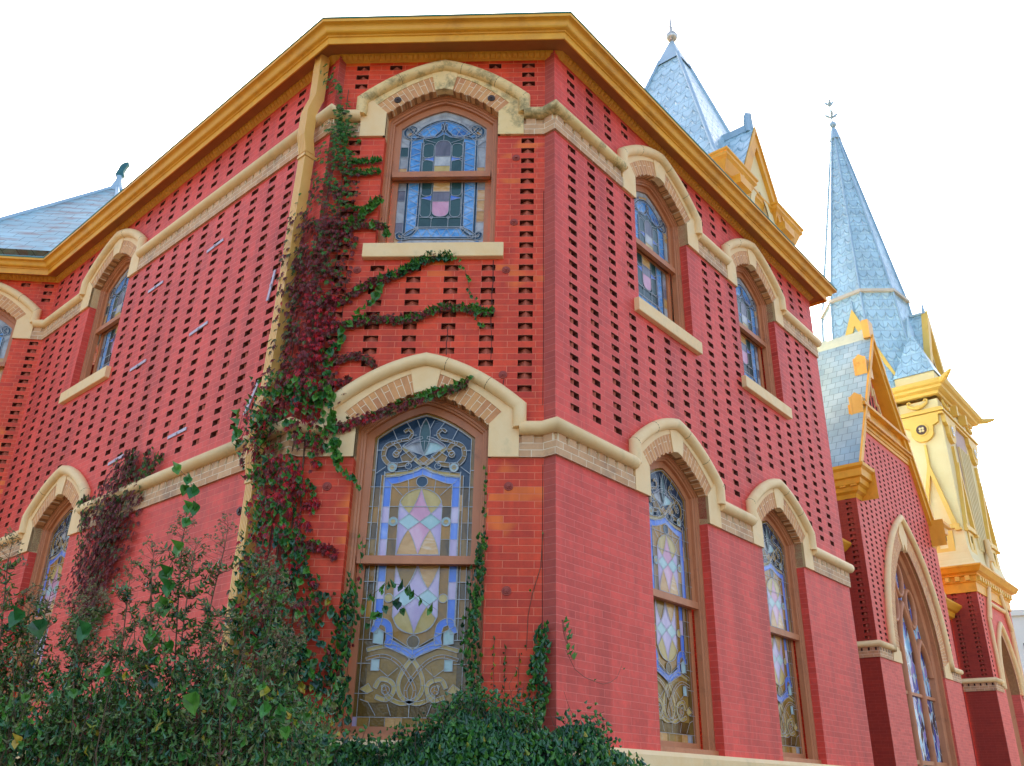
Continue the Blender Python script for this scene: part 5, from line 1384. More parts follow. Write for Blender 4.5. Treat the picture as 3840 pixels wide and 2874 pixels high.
for k in range(len(i0) - 1):
    L = math.dist(i0[k], i0[k + 1]); a, b, c, d = i0[k], i0[k + 1], i1[k + 1], i1[k]
    q.face([(a[0], WY0 - .012, a[1]), (b[0], WY0 - .012, b[1]), (c[0], WY0 - .012, c[1]), (d[0], WY0 - .012, d[1])], 0, [(0, s_), (0, s_ + L), (.2, s_ + L), (.2, s_)]); s_ += L
q.build('brick_arch', M['arch'], dr)

# --- square turret with pyramid roof behind the hall cornice
QW = 3.77; QA0, QY0 = 8.59, 2.13; QAC, QYC = QA0 + QW / 2 - .05, QY0 + QW / 2 + .10
Q = RB('roof_turret', 'cream turret with silver pyramid roof, ball finial and gabled dormer behind the hall cornice', 'turret', QAC, QYC)
mb = MB(); mb.box(QA0 + .30, QA0 + QW - .30, QY0 + .30, QY0 + QW - .30, ZG, 11.7); Q.put(mb, 'body', M['cream'])
def sq(o): return None
cp = [(.0, 11.42), (.05, 11.44), (.07, 11.50), (.13, 11.56), (.22, 11.80), (.27, 11.86), (.27, 11.93), (.30, 11.96), (.30, 12.0), (.05, 12.05)]
for (a0, a1, y0, y1) in ((QA0 + .28, QA0 + 1.12, QY0 + .28, QY0 + 1.12), (QA0 + QW - 1.12, QA0 + QW - .28, QY0 + .28, QY0 + 1.12), (QA0 + .28, QA0 + 1.12, QY0 + QW - 1.12, QY0 + QW - .28), (QA0 + QW - 1.12, QA0 + QW - .28, QY0 + QW - 1.12, QY0 + QW - .28)):
    mb = MB(); mb.box(a0, a1, y0, y1, 9.0, 11.5); pier = Q.put(mb, 'corner_pier', M['cream'])
    p = [Vector((a0, y1)), Vector((a0, y0)), Vector((a1, y0)), Vector((a1, y1)), Vector((a0, y1))]
    ring_sweep(Q, p, cp, 'pier_cornice', 'gold', True)
bp_ = [Vector((QA0 + .42, QY0 + QW - .42)), Vector((QA0 + .42, QY0 + .42)), Vector((QA0 + QW - .42, QY0 + .42)), Vector((QA0 + QW - .42, QY0 + QW - .42)), Vector((QA0 + .42, QY0 + QW - .42))]
ring_sweep(Q, bp_, [(o, z - .10) for o, z in cp], 'cornice', 'gold', True)
mb = MB(); lvq = [(1.72, 12.0), (1.58, 12.35), (.26, 16.85)]
v0 = 0
for (h0, z0), (h1, z1) in zip(lvq[:-1], lvq[1:]):
    c0 = [(QAC - h0, QYC - h0, z0), (QAC + h0, QYC - h0, z0), (QAC + h0, QYC + h0, z0), (QAC - h0, QYC + h0, z0)]; c1 = [(QAC - h1, QYC - h1, z1), (QAC + h1, QYC - h1, z1), (QAC + h1, QYC + h1, z1), (QAC - h1, QYC + h1, z1)]
    L = math.hypot(h1 - h0, z1 - z0)
    for i in range(4): j = (i + 1) % 4; mb.face([c0[i], c0[j], c1[j], c1[i]], 0, [(5 - h0, v0), (5 + h0, v0), (5 + h1, v0 + L), (5 - h1, v0 + L)])
    v0 += L
Q.put(mb, 'pyramid_roof', M['shingle'])
mb = MB()
for sx in (-1, 1):
    for sy in (-1, 1): mb.tube([(QAC + sx * h, QYC + sy * h, z + .02) for h, z in lvq], .05, 6)
Q.put(mb, 'roof_hip', M['metal'])
mb = MB(); h0, h1 = .34, .05
c0 = [(QAC - h0, QYC - h0, 16.70), (QAC + h0, QYC - h0, 16.70), (QAC + h0, QYC + h0, 16.70), (QAC - h0, QYC + h0, 16.70)]; c1 = [(QAC - h1, QYC - h1, 17.58), (QAC + h1, QYC - h1, 17.58), (QAC + h1, QYC + h1, 17.58), (QAC - h1, QYC + h1, 17.58)]
for i in range(4): j = (i + 1) % 4; mb.face([c0[i], c0[j], c1[j], c1[i]])
Q.put(mb, 'roof_cap', M['metal'])
mb = MB(); ball(mb, QAC, QYC, 17.76, .16, 14); ball(mb, QAC, QYC, 17.96, .055)
mb.tube([(QAC, QYC, 17.9), (QAC, QYC, 18.85)], [.04, .006], 8)
for s in (-1, 1):
    mb.tube([(QAC + dx_ * s * dR.x * 1 if False else QAC + s * dx_ * .82, QYC - s * dx_ * .57, 18.05 + dz_) for dx_, dz_ in ((.0, 0), (.10, .12), (.22, .22), (.36, .26), (.48, .20))], [.014, .012, .010, .008, .006], 5)
Q.put(mb, 'ball_finial', noise_mat('old_silver_ball', (.50, .46, .38), (.66, .62, .55), 12, .3, .6))
# gabled wall dormer on the front
mb = MB(); y = QY0 + .16; gz0, gz1, gw = 11.0, 13.55, 1.02; gc = QAC - .05
ap = gothic(.36, 11.35, .62, 8, gc, 0, 10.4)
mb2 = wall_mesh([(gc - gw, 10.4), (gc + gw, 10.4), (gc + gw, 11.7), (gc, gz1 - .1), (gc - gw, 11.7)], [ap], [], .22)
gd = Q.put(mb2, 'gable_dormer', [M['cream']] * 4, at=(0, y, 0))
mb = MB()
for s in (-1, 1):
    p = [(gc, gz1 + .14), (gc + s * (gw + .14), 11.42), (gc + s * (gw - .12), 11.42), (gc, gz1 - .38)]
    mb.prism(p if s < 0 else p[::-1], -.08, .04); p = [(gc, gz1 + .20), (gc + s * (gw + .18), 11.42), (gc + s * (gw + .08), 11.42), (gc, gz1 + .04)]; mb.prism(p if s < 0 else p[::-1], -.11, -.081)
    mb.prism([(gc + s * (gw + .05) - .25, 11.40), (gc + s * (gw + .05) + .25, 11.40), (gc + s * (gw + .05) + .25, 11.60), (gc + s * (gw + .05) - .25, 11.60)], -.19, .1)
mb.build('rake_moulding', M['gold'], gd)
mb = MB()
i0 = gothic(.36, 11.35, .62, 8, gc, 0, 10.4); i1 = gothic(.36, 11.35, .62, 8, gc, -.16, 10.4)
for k in range(len(i0) - 1): a, b, c, d = i0[k], i0[k + 1], i1[k + 1], i1[k]; mb.face([(a[0], -.03, a[1]), (b[0], -.03, b[1]), (c[0], -.03, c[1]), (d[0], -.03, d[1])]); mb.face([(d[0], -.03, d[1]), (c[0], -.03, c[1]), (c[0], 0, c[1]), (d[0], 0, d[1])])
mb.build('window_surround', M['cream'], gd)
mb = MB(); mb.face([(x, .2, z) for x, z in i0][::-1]); mb.build('window_pane', M['pinkish'], gd)
mb = MB()
for s in (-1, 1):
    q_ = [(gc + s * (gw + .18), -.07, 11.42), (gc, -.07, gz1 + .20), (gc, 2.0, gz1 + .20), (gc + s * (gw + .18), 1.6, 11.42)]
    mb.face(q_ if s < 0 else q_[::-1], 0, [(0, 0), (0, 2.5), (2, 2.5), (1.6, 0)])
mb.build('dormer_roof', M['shingle'], gd)
mb = MB(); mb.box(gc - .04, gc + .04, -.05, 1.5, gz1 + .15, gz1 + .34)
mb.tube([(gc, .05, gz1 + .1), (gc, .05, gz1 + .62)], [.12, .10], 4); mb.build('dormer_crest', M['metal'], gd)

# --- pale office building far away
d_ = Vector((33.0, 55.8, 0)); OB = Vector((33.2, 55.8, ZG))
off = thing('office_building', 'pale plain building with small dark windows far behind the bell tower', 'building', tuple(OB))
ang = math.atan2(14.5, -8) - PI
mb = MB(); mb.box(-3.0, 24, 0, 18, 0, 13.0); mb.box(-3.2, 24.2, -.2, 18.2, 12.6, 13.0, 0)
mb.build('walls', M['office'], off, (0, 0, 0), R_(-20))
mb = MB()
for i in range(7):
    for j in range(4): mb.box(.2 + i * 3.0, 1.1 + i * 3.0, -.06, 0, 1.8 + j * 2.7, 2.7 + j * 2.7)
mb.build('windows', M['pane_dark'], off, (0, 0, 0), R_(-20))
SUNAZ = -8
EXPO = 2.25

# ------------------------------------------------------------------ plants
def leafshape(kind):
    if kind == 'heart':
        v = [(0, 0, 1), (-.30, -.16, .05), (-.52, .08, .10), (-.46, .42, .08), (-.2, .75, .02), (0, 1.0, -.06), (.2, .75, .02), (.46, .42, .08), (.52, .08, .10), (.30, -.16, .05), (0, .45, 0)]
        f = [(0, 1, 10), (1, 2, 10), (2, 3, 10), (3, 4, 10), (4, 5, 10), (5, 6, 10), (6, 7, 10), (7, 8, 10), (8, 9, 10), (9, 0, 10)]
    elif kind == 'ovate':
        v = [(0, 0, 1), (-.24, .22, .05), (-.30, .5, .06), (-.16, .8, .0), (0, 1, -.10), (.16, .8, 0), (.30, .5, .06), (.24, .22, .05), (0, .5, -.02)]
        f = [(0, 1, 8), (1, 2, 8), (2, 3, 8), (3, 4, 8), (4, 5, 8), (5, 6, 8), (6, 7, 8), (7, 0, 8)]
    elif kind == 'round':
        v = [(0, 0, 1), (-.34, .2, .04), (-.40, .55, .05), (-.2, .9, .0), (.2, .9, 0), (.40, .55, .05), (.34, .2, .04)]
        f = [(0, 1, 2, 3), (0, 3, 4), (0, 4, 5, 6)]
    elif kind == 'small':
        v = [(0, 0, 1), (-.3, .45, .05), (0, 1, -.05), (.3, .45, .05)]; f = [(0, 1, 2), (0, 2, 3)]
    else:                                   # creeper: hanging leaflets of one leaf
        v = []; f = []
        for a, s in ((-.95, .62), (-.45, .85), (0, 1.0), (.45, .85), (.95, .62)):
            b = len(v); c, n = math.cos(a), math.sin(a)
            for (x, y, z) in ((0, .0, 0), (-.15, .45, .05), (0, 1, -.12), (.15, .45, .05)):
                x *= s * 1.1; y *= s; v.append((x * c + y * n, -x * n + y * c, z))
            f += [(b, b + 1, b + 2), (b, b + 2, b + 3)]
    return v, f
SH = {k: leafshape(k) for k in ('heart', 'ovate', 'round', 'small', 'creeper')}
def leaf(mb, p, tip, nrm, size, kind, mi):
    """one leaf: tip direction, face normal"""
    y = Vector(tip).normalized(); z = Vector(nrm); z = (z - y * z.dot(y))
    if z.length < 1e-3: z = y.orthogonal()
    z.normalize(); x = y.cross(z); v, f = SH[kind]
    w = size * U(.85, 1.15)
    b = len(mb.v)
    for (a, c, d) in v:
        q = p + x * (a * w) + y * (c * size) + z * (d * size)
        mb.v.append((q.x, q.y, q.z))
    for g in f:
        mb.f.append(tuple(b + i for i in g)); mb.m.append(mi); mb.uv.append([(0, 0)] * len(g)); mb.smooth.append(False)
def jit(v, k): return Vector((v[0] + U(-k, k), v[1] + U(-k, k), v[2] + U(-k, k)))
def S2W(s, z, off):
    """unfolded coordinate along the corner: s<0 left wall, s>0 front wall"""
    if s < -.06: p = WL.w(s, -off, z); n = Vector((nL.x, nL.y, 0))
    elif s < .0:
        t = (s + .06) / .06; a = WL.w(-.06, -off, z); b = WF.w(0, -off - .05, z); p = a.lerp(b, t); n = Vector((nL.x * (1 - t), nL.y * (1 - t) - t, 0)).normalized()
    else: p = WF.w(s, -off - max(0, .05 - s), z); n = Vector((0, -1, 0))
    return p, n
def pick(w):
    t = rnd() * sum(a for a, _ in w)
    for a, k in w:
        t -= a
        if t <= 0: return k
    return w[-1][1]
LM = [M['leaf_green'], M['leaf_bright'], M['leaf_dark'], M['leaf_olive'], M['leaf_maroon'], M['leaf_red'], M['leaf_yellow'], M['leaf_myrtle'], M['panicle']]
GRN, BRT, DRK, OLV, MAR, RED, YEL, MYR, PAN = range(9)

# main creeper at the corner
vine = thing('climbing_creeper', 'red and green creeper climbing the downspout corner beside the front windows', 'creeper', (A1.x, A1.y, ZG))
VL = Vector(vine.location)
rows = [(6.40, -.10, -.04, 'g'), (6.2, -.09, -.02, 'g'), (6.0, -.05, .03, 'g'), (5.88, .0, .12, 'g'), (5.7, -.05, .15, 'g'), (5.3, -.08, .24, 'g'), (5.0, -.10, .24, 'gm'), (4.85, -.12, .26, 'gm'), (4.6, -.22, .26, 'm'), (4.4, -.26, .26, 'm'), (4.0, -.26, .24, 'm'), (3.7, -.22, .20, 'mr'), (3.4, -.20, .22, 'mr'), (3.1, -.22, .24, 'mr'), (2.9, -.36, .30, 'mg'), (2.72, -.42, .22, 'rg'), (2.4, -.40, .18, 'rg'), (2.1, -.20, .16, 'rg'), (1.7, -.18, .18, 'rg'), (1.5, -.22, .24, 'gm2'), (1.2, -.30, .36, 'gm2'), (.9, -.40, .50, 'd'), (.4, -.6, .55, 'd')]
pal = {'g': [(6, GRN), (3, BRT), (1, OLV)], 'gm': [(4, GRN), (2, OLV), (3, MAR)], 'm': [(7, MAR), (2, OLV), (1.2, GRN), (.25, RED)], 'mr': [(6, MAR), (3.6, RED), (1, OLV), (.3, GRN)], 'mg': [(4, MAR), (2, RED), (3, GRN), (3, BRT)],
       'rg': [(3.5, MAR), (4.5, RED), (3, GRN), (2, BRT), (.8, DRK)], 'gm2': [(3, GRN), (2, MAR), (1, RED), (4, DRK), (2, OLV), (.3, YEL)], 'd': [(6, DRK), (3, GRN), (2, OLV), (.3, YEL), (.4, MAR)]}
mb = MB()
def clumpy(s, z): return math.sin(s * 17 + z * 5) * math.sin(z * 11 - s * 6) + .6 * math.sin(z * 23 + s * 31)
for (z1, a1, b1, c1), (z0, a0, b0, c0) in zip(rows[:-1], rows[1:]):
    area = (z1 - z0) * ((b1 - a1) + (b0 - a0)) / 2
    dens = 2350 if z0 > 1.6 else 1900
    for _ in range(int(area * dens)):
        t = rnd(); a, b = a0 + (a1 - a0) * t, b0 + (b1 - b0) * t; z = z0 + (z1 - z0) * t
        m_ = (a + b) / 2; h = (b - a) / 2
        x = max(-1.12, min(1.12, random.gauss(0, .52))); s = m_ + h * x
        if clumpy(s, z) < -.45 and rnd() < .8: continue
        key = c1 if rnd() < t else c0
        # the left half over the spout stays greener/darker, right half redder in the middle
        col = pick(pal[key])
        if key in ('m', 'mr') and x < -.15 and col == RED and rnd() < .85: col = OLV
        if key == 'mr' and x > .1 and col == MAR and rnd() < .35: col = RED
        depth = (1 - min(1, abs(x)) ** 2) * (.10 if z > 3 else .20) + .02
        over = s < -.12 and s > -.42
        off = U(.015, .05) + depth * rnd() + (.10 if over and rnd() < .35 else 0)
        p, n = S2W(s, z, off)
        kind = 'creeper' if col in (MAR, RED, OLV) or z > 3.0 else ('heart' if rnd() < .7 else 'ovate')
        size = U(.026, .044) if z > 4.6 else U(.030, .055)
        if kind == 'creeper': size *= 1.15
        leaf(mb, p, jit((n.x * .35, n.y * .35, -1), .45), jit(n + Vector((0, 0, .35)), .35), size, kind, col)
    # a thin layer of tiny leaves hugging the wall
for o in mb.v[:0]: pass
def rebase(mb, L): mb.v = [(x - L.x, y - L.y, z - L.z) for x, y, z in mb.v]
rebase(mb, VL); mb.build('leaves', LM, vine)
mb = MB()
def stem(mb, pts, r0, r1=None, n=5):
    m = len(pts); r1 = r1 or r0 * .4; mb.tube(pts, [r0 + (r1 - r0) * i / (m - 1) for i in range(m)], n, 0, caps=False)
for s0, s1, zt, r in ((.03, .02, 6.1, .012), (.08, .10, 5.3, .010), (-.05, .0, 4.4, .014), (.0, -.1, 3.6, .012)):
    pts = []
    for k in range(30):
        t = k / 29; z = ZG + .1 + (zt - ZG - .1) * t; p, n = S2W(s0 + (s1 - s0) * t + .04 * math.sin(t * 13 + s0 * 40), z, .02); pts.append(p)
    stem(mb, pts, r, .004)
rebase(mb, VL); mb.build('stem', M['bark'], vine)

# creeping branches across the front wall: each is a thing rooted in the vine, kept as parts of the creeper
def branch(name, pts, w, cols, dens, size, root, mat_label=None, off=.012, hang=.25, kind=None, stemr=.0035, mi_fn=None):
    mb = MB(); P = [WF.w(x, -off - U(0, .01), z) for x, z in pts]
    # smooth
    Q = []
    for i in range(len(P) - 1):
        for k in range(5):
            t = k / 5; p0 = P[max(0, i - 1)]; p1 = P[i]; p2 = P[i + 1]; p3 = P[min(len(P) - 1, i + 2)]
            Q.append(.5 * (2 * p1 + (p2 - p0) * t + (2 * p0 - 5 * p1 + 4 * p2 - p3) * t * t + (3 * p1 - p0 - 3 * p2 + p3) * t ** 3))
    Q.append(P[-1]); L = 0; n = Vector((0, -1, 0))
    for i in range(len(Q) - 1):
        seg = (Q[i + 1] - Q[i]); l = seg.length; tt = i / (len(Q) - 1)
        k = l * dens; k = int(k) + (1 if rnd() < k - int(k) else 0)
        for _ in range(k):
            p = Q[i] + seg * rnd(); ww = w * (1 - .35 * tt)
            side = U(-1, 1)
            q = p + Vector((0, -U(0, .035), 0)) + Vector((U(-.3, .3) * ww, 0, side * ww * .5))
            d = Vector((side * .2 + U(-.4, .4), -.25, -hang - U(0, .8) + side * .5))
            c = pick(cols(tt) if callable(cols) else cols)
            kd = kind or ('creeper' if c in (MAR, RED, OLV) else 'heart')
            leaf(mb, q, d, jit(n + Vector((0, 0, .3)), .35), size * U(.75, 1.25), kd, c)
    b0 = len(mb.f); stem(mb, Q, stemr, stemr * .5, 4); mb.m[b0:] = [9] * (len(mb.f) - b0)
    rl = Vector(root.location); rebase(mb, rl); return mb.build(name, LM + [M['bark']], root)
mg = lambda t: [(5 * (1 - t) + .5, MAR), (1.2, OLV), (4 * t + .2, GRN), (1.5 * t, DRK), (.5 * (1 - t), RED)]
branch('branch', [(.044, 3.735), (.228, 3.769), (.392, 3.899), (.563, 3.982), (.746, 4.053), (.907, 4.162), (1.031, 4.20), (1.158, 4.19)], .085, lambda t: [(6 * (1 - t), MAR), (1, OLV), (7 * max(0, t - .35), DRK), (3 * t, GRN)], 330, .040, vine)
branch('branch', [(.075, 3.456), (.322, 3.535), (.522, 3.592), (.779, 3.579), (.959, 3.636), (1.079, 3.682), (1.283, 3.681), (1.427, 3.657), (1.53, 3.656)], .075, lambda t: [(6 * (1 - t) + 1, MAR), (2, OLV), (4 * t, GRN)], 330, .036, vine)
branch('branch', [(.102, 3.208), (.253, 3.208), (.38, 3.241), (.504, 3.207), (.571, 3.11)], .065, [(5, MAR), (2, OLV)], 330, .036, vine)
branch('branch', [(.16, 2.99), (.30, 3.00), (.38, 3.03)], .055, [(5, MAR), (2, OLV)], 300, .036, vine)
branch('branch', [(.147, 2.612), (.342, 2.602), (.455, 2.644), (.576, 2.690), (.718, 2.748), (.861, 2.801), (1.003, 2.864), (1.147, 2.907), (1.292, 2.96), (1.34, 2.985)], .085, lambda t: [(5, MAR), (4 if t < .35 else .1, RED), (2, OLV), (4 * t * t, GRN)], 330, .040, vine, off=.03)
branch('branch', [(.125, 4.484), (.276, 4.598), (.375, 4.70), (.475, 4.818)], .10, lambda t: [(1 - t + .1, MAR), (1, OLV), (3 * t + .5, GRN)], 380, .040, vine)
branch('branch', [(.125, 4.484), (.282, 4.533), (.443, 4.544), (.522, 4.505), (.581, 4.42)], .10, lambda t: [(5, MAR), (2, OLV), (3 * t, GRN)], 320, .038, vine)
branch('branch', [(.183, 5.235), (.318, 5.24), (.45, 5.245)], .045, [(2, GRN), (3, BRT)], 330, .026, vine)
branch('branch', [(.19, 5.09), (.329, 5.115), (.455, 5.121)], .055, [(3, GRN), (2, OLV)], 330, .028, vine)
branch('branch', [(.2, 4.73), (.30, 4.69), (.36, 4.69)], .035, [(3, GRN), (2, BRT)], 260, .022, vine)
branch('branch', [(.079, 1.619), (.177, 1.657), (.29, 1.635), (.368, 1.592), (.40, 1.57)], .08, [(6, MAR), (2, RED), (1, GRN)], 380, .034, vine)
branch('branch', [(.10, 1.95), (.18, 1.965), (.22, 1.97)], .06, [(5, MAR), (4, RED)], 300, .034, vine)

# heart-leaved vine with sparse hanging tendrils
hv = thing('heart_leaf_vine', 'bright green heart-leaved vine trailing over the hood mould left of the tall front window', 'vine', (.3, -.06, ZG))
def tendril(root, pts, size, gap, cols=((5, BRT), (3, GRN)), kind='heart', off=.03, wallf=WF, name='tendril', r=.002, spread=.02):
    mb = MB(); st = MB(); P = [wallf.w(x, -off - U(0, .015), z) for x, z in pts]; stem(st, P, r, r * .6, 4)
    n = -Vector((-math.sin(wallf.th), math.cos(wallf.th), 0)); acc = 0
    for a, b in zip(P[:-1], P[1:]):
        L = (b - a).length; acc += L
        while acc > 0:
            p = a.lerp(b, max(0, min(1, 1 - acc / L))) + jit((0, 0, 0), spread)
            leaf(mb, p + n * .012, jit(Vector((0, 0, -1)) + n * .3, .6), jit(n, .4), size * U(.7, 1.2), kind, pick(cols)); acc -= gap * U(.6, 1.4)
    b0 = len(mb.f); stem(mb, P, r, r * .6, 4); mb.m[b0:] = [9] * (len(mb.f) - b0)
    rl = Vector(root.location); rebase(mb, rl); mb.build(name, LM + [M['bark']], root)
tendril(hv, [(.541, 3.90), (.516, 3.791), (.471, 3.709), (.394, 3.651), (.38, 3.581), (.278, 3.467), (.269, 3.353), (.194, 3.286), (.182, 3.119), (.183, 3.0), (.15, 2.8)], .068, .055)
tendril(hv, [(1.202, 4.135), (1.268, 4.061), (1.293, 3.965), (1.318, 3.845), (1.362, 3.762), (1.406, 3.68), (1.379, 3.565), (1.421, 3.507), (1.482, 3.495)], .034, .045)
tendril(hv, [(.20, 2.9), (.252, 2.822), (.283, 2.706), (.278, 2.561), (.327, 2.459), (.369, 2.327), (.349, 2.248)], .060, .030, off=.10)
tendril(hv, [(.30, 2.45), (.34, 2.36), (.36, 2.28)], .055, .016, off=.10)
tendril(hv, [(.349, 2.248), (.44, 2.189), (.502, 2.13), (.531, 2.072), (.54, 2.04)], .045, .045, off=.06)
tendril(hv, [(.157, 2.79), (.204, 2.623), (.238, 2.489), (.278, 2.377)], .050, .045, off=.09)
tendril(hv, [(-.30, 2.82), (-.1, 2.86), (.10, 2.82), (.30, 2.84)], .055, .028, off=.14, cols=((5, BRT), (3, GRN)))
tendril(hv, [(-.42, 2.75), (-.43, 2.6), (-.40, 2.5)], .085, .06, off=.2, wallf=WL)

# ivy up the window jambs
iv = thing('window_ivy', 'small-leaved dark ivy climbing both jambs of the tall front window', 'ivy', (1.5, -.06, ZG))
dk = ((5, DRK), (3, GRN), (.6, BRT))
tendril(iv, [(1.50, 2.28), (1.50, 2.16), (1.495, 2.02), (1.505, 1.877), (1.495, 1.728), (1.49, 1.645)], .030, .055, dk, 'round', .0, spread=.012)
for k in range(5):
    tendril(iv, [(1.495 + U(-.01, .01), 1.72), (1.49 + U(-.03, .02), 1.45), (1.455 + U(-.04, .04), 1.18), (1.455 + U(-.05, .04), .959), (1.484 + U(-.05, .03), .746), (1.50 + U(-.05, .04), .50)], .032, .022, dk, 'round', .02, spread=.03)
for k in range(3):
    tendril(iv, [(1.43 + U(-.02, .02), 1.52 - .1 * k), (1.42 + U(-.04, .03), 1.2), (1.40 + U(-.05, .05), .9), (1.42 + U(-.05, .04), .6)], .030, .035, dk, 'round', -.05, spread=.03)
tendril(iv, [(.578, 1.726), (.581, 1.608), (.575, 1.521), (.57, 1.391), (.56, 1.25), (.56, 1.146), (.55, .9)], .030, .035, dk, 'round', -.04, spread=.02)
for k in range(7):
    tendril(iv, [(.55 + U(-.03, .04), 1.45 - .05 * k), (.52 + U(-.05, .06), 1.15), (.50 + U(-.08, .08), .85), (.50 + U(-.1, .1), .45)], .034, .022, dk + ((.5, MAR),), 'round', .03, spread=.035)
tendril(iv, [(.40, 1.28), (.37, 1.2), (.33, 1.1), (.28, .98)], .030, .022, ((3, GRN), (3, OLV)), 'round', .0, spread=.015)
tendril(iv, [(.18, 1.50), (.22, 1.40), (.26, 1.36), (.22, 1.28)], .034, .035, dk, 'round', .0, spread=.02)
tendril(iv, [(.68, 1.17), (.76, 1.26), (.85, 1.33), (.96, 1.30), (1.08, 1.22), (1.2, 1.14)], .062, .05, ((5, GRN), (3, DRK)), 'ovate', .22)
tendril(iv, [(.70, 1.05), (.82, 1.12), (.90, 1.18), (.98, 1.14)], .060, .055, ((5, GRN), (3, DRK)), 'heart', .2)
for x, zt, z0 in ((1.68, .92, .50), (1.60, 1.0, .6), (1.78, .88, .5)):
    tendril(iv, [(x, zt), (x - .003, (zt + z0) / 2), (x + .008, z0)], .026, .030, ((3, DRK), (3, GRN), (1, YEL)), 'small', -.0, spread=.016)

# ivy climbing at the right-hand corner
ic = thing('corner_ivy', 'dark ivy stem climbing the right corner of the front wall above the hedge', 'ivy', (1.95, -.1, ZG))
for k in range(8):
    tendril(ic, [(1.955 + U(-.02, .03), 1.10 - .04 * k), (1.93 + U(-.04, .04), .98), (1.90 + U(-.05, .06), .80), (1.92 + U(-.08, .08), .62), (1.92 + U(-.12, .12), .35)], .034, .020, ((6, DRK), (3, GRN)), 'round', .05, spread=.03)
for k in range(3): tendril(ic, [(.0, 1.10), (.021, 1.02 - .02 * k), (.083, .905), (.11, .84)], .032, .055, ((3, BRT), (3, GRN)), 'round', .05, wallf=WR, spread=.015)
tendril(ic, [(.083, .905), (.193, .785), (.30, .74), (.421, .722), (.53, .715), (.628, .735), (.72, .78), (.78, .87)], .016, .35, ((3, GRN),), 'round', .02, wallf=WR, r=.0022)
tendril(ic, [(1.945, 1.75), (1.93, 1.5), (1.87, 1.3), (1.84, 1.15), (1.83, .9)], .02, .5, ((3, GRN),), 'round', .0, r=.003)

# creeper patch on the left wall
lc = thing('wall_creeper', 'dark maroon creeper patch hanging over the string course on the left wall', 'creeper', tuple(WL.w(-2.9, 0, ZG)))
mb = MB(); prev = None
rw = [(3.0, 2.62, 2.78), (2.9, 2.52, 3.0), (2.78, 2.46, 3.12), (2.62, 2.42, 3.30), (2.45, 2.38, 3.32), (2.2, 2.40, 3.28), (2.0, 2.46, 3.30), (1.8, 2.56, 3.38), (1.6, 2.66, 3.30), (1.4, 2.7, 3.2), (1.2, 2.8, 3.2)]
nv = Vector((nL.x, nL.y, 0))
for (z1, a1, b1), (z0, a0, b0) in zip(rw[:-1], rw[1:]):
    for _ in range(int((z1 - z0) * (b1 - a1 + b0 - a0) / 2 * 1500)):
        t = rnd(); a, b = a0 + (a1 - a0) * t, b0 + (b1 - b0) * t; z = z0 + (z1 - z0) * t; s = (a + b) / 2 + (b - a) / 2 * max(-1.1, min(1.1, random.gauss(0, .6)))
        if clumpy(s * .8, z) < -.9 and rnd() < .7: continue
        c = pick([(6, MAR), (2.5, OLV), (.8, GRN if z > 2.5 else MAR), (.25, RED)])
        leaf(mb, WL.w(-s, -U(.02, .14), z), jit((nv.x * .3, nv.y * .3, -1), .45), jit(nv + Vector((0, 0, .3)), .35), U(.04, .062), 'creeper', c)
for (s0, z0, s1, z1) in ((2.36, 2.96, 2.40, 2.62), (2.10, 2.86, 2.40, 2.56), (3.62, 2.66, 3.5, 2.35), (3.50, 2.35, 3.42, 1.95), (2.75, 3.02, 2.72, 2.8), (3.62, 2.72, 3.75, 2.6)):
    for k in range(75):
        t = rnd(); c = pick([(3, MAR), (3, OLV), (3, GRN)]); leaf(mb, WL.w(-(s0 + (s1 - s0) * t) + U(-.05, .05), -U(.02, .09), z0 + (z1 - z0) * t + U(-.03, .03)), jit((0, 0, -1), .5), jit(nv, .35), U(.035, .055), 'creeper', c)
rl = Vector(lc.location); rebase(mb, rl); mb.build('leaves', LM, lc)
mb = MB()
for k in range(3): stem(mb, [WL.w(-2.95 - .1 * k + .05 * math.sin(j * 1.3 + k), -.015, ZG + .1 + (2.8 - .3 * k - ZG) * j / 14) for j in range(15)], .010, .004)
rebase(mb, rl); mb.build('stem', M['bark'], lc)

# low ivy hedge in front of the front wall
hd = thing('ivy_hedge', 'dense dark green ivy hedge along the foot of the front wall', 'hedge', (1.4, -.55, ZG))
mb = MB()
top = [(-1.3, .50), (-.6, .45), (.0, .34), (.4, .26), (.62, .20), (1.0, .20), (1.2, .30), (1.36, .46), (1.5, .52), (1.7, .44), (1.9, .38), (2.1, .34), (2.2, .24), (2.34, .12), (2.5, -.02), (2.7, -.2), (3.0, -.4)]
def topz(x):
    for (a, b), (c, d) in zip(top[:-1], top[1:]):
        if a <= x <= c: return b + (d - b) * (x - a) / (c - a)
    return -.3
def around(x, d, z):
    # walks along the front wall, round the corner and on along the right wall
    if x < 1.9: return Vector((x, -d, z))
    if x < 2.15:
        t = (x - 1.9) / .25; v = Vector((nR.x * t, -1 * (1 - t) + nR.y * t)).normalized(); c = Vector((1.9 + (B1.x - 1.9) * t, -.0 + B1.y * t)); return Vector((c.x + v.x * d, c.y + v.y * d, z))
    p = B1 + dR * (x - 2.15) + nR * (d * .8); return Vector((p.x, p.y, z))
bumps = [(U(-1.3, 2.9), U(0, 1), U(.10, .22), U(.03, .08)) for _ in range(60)]
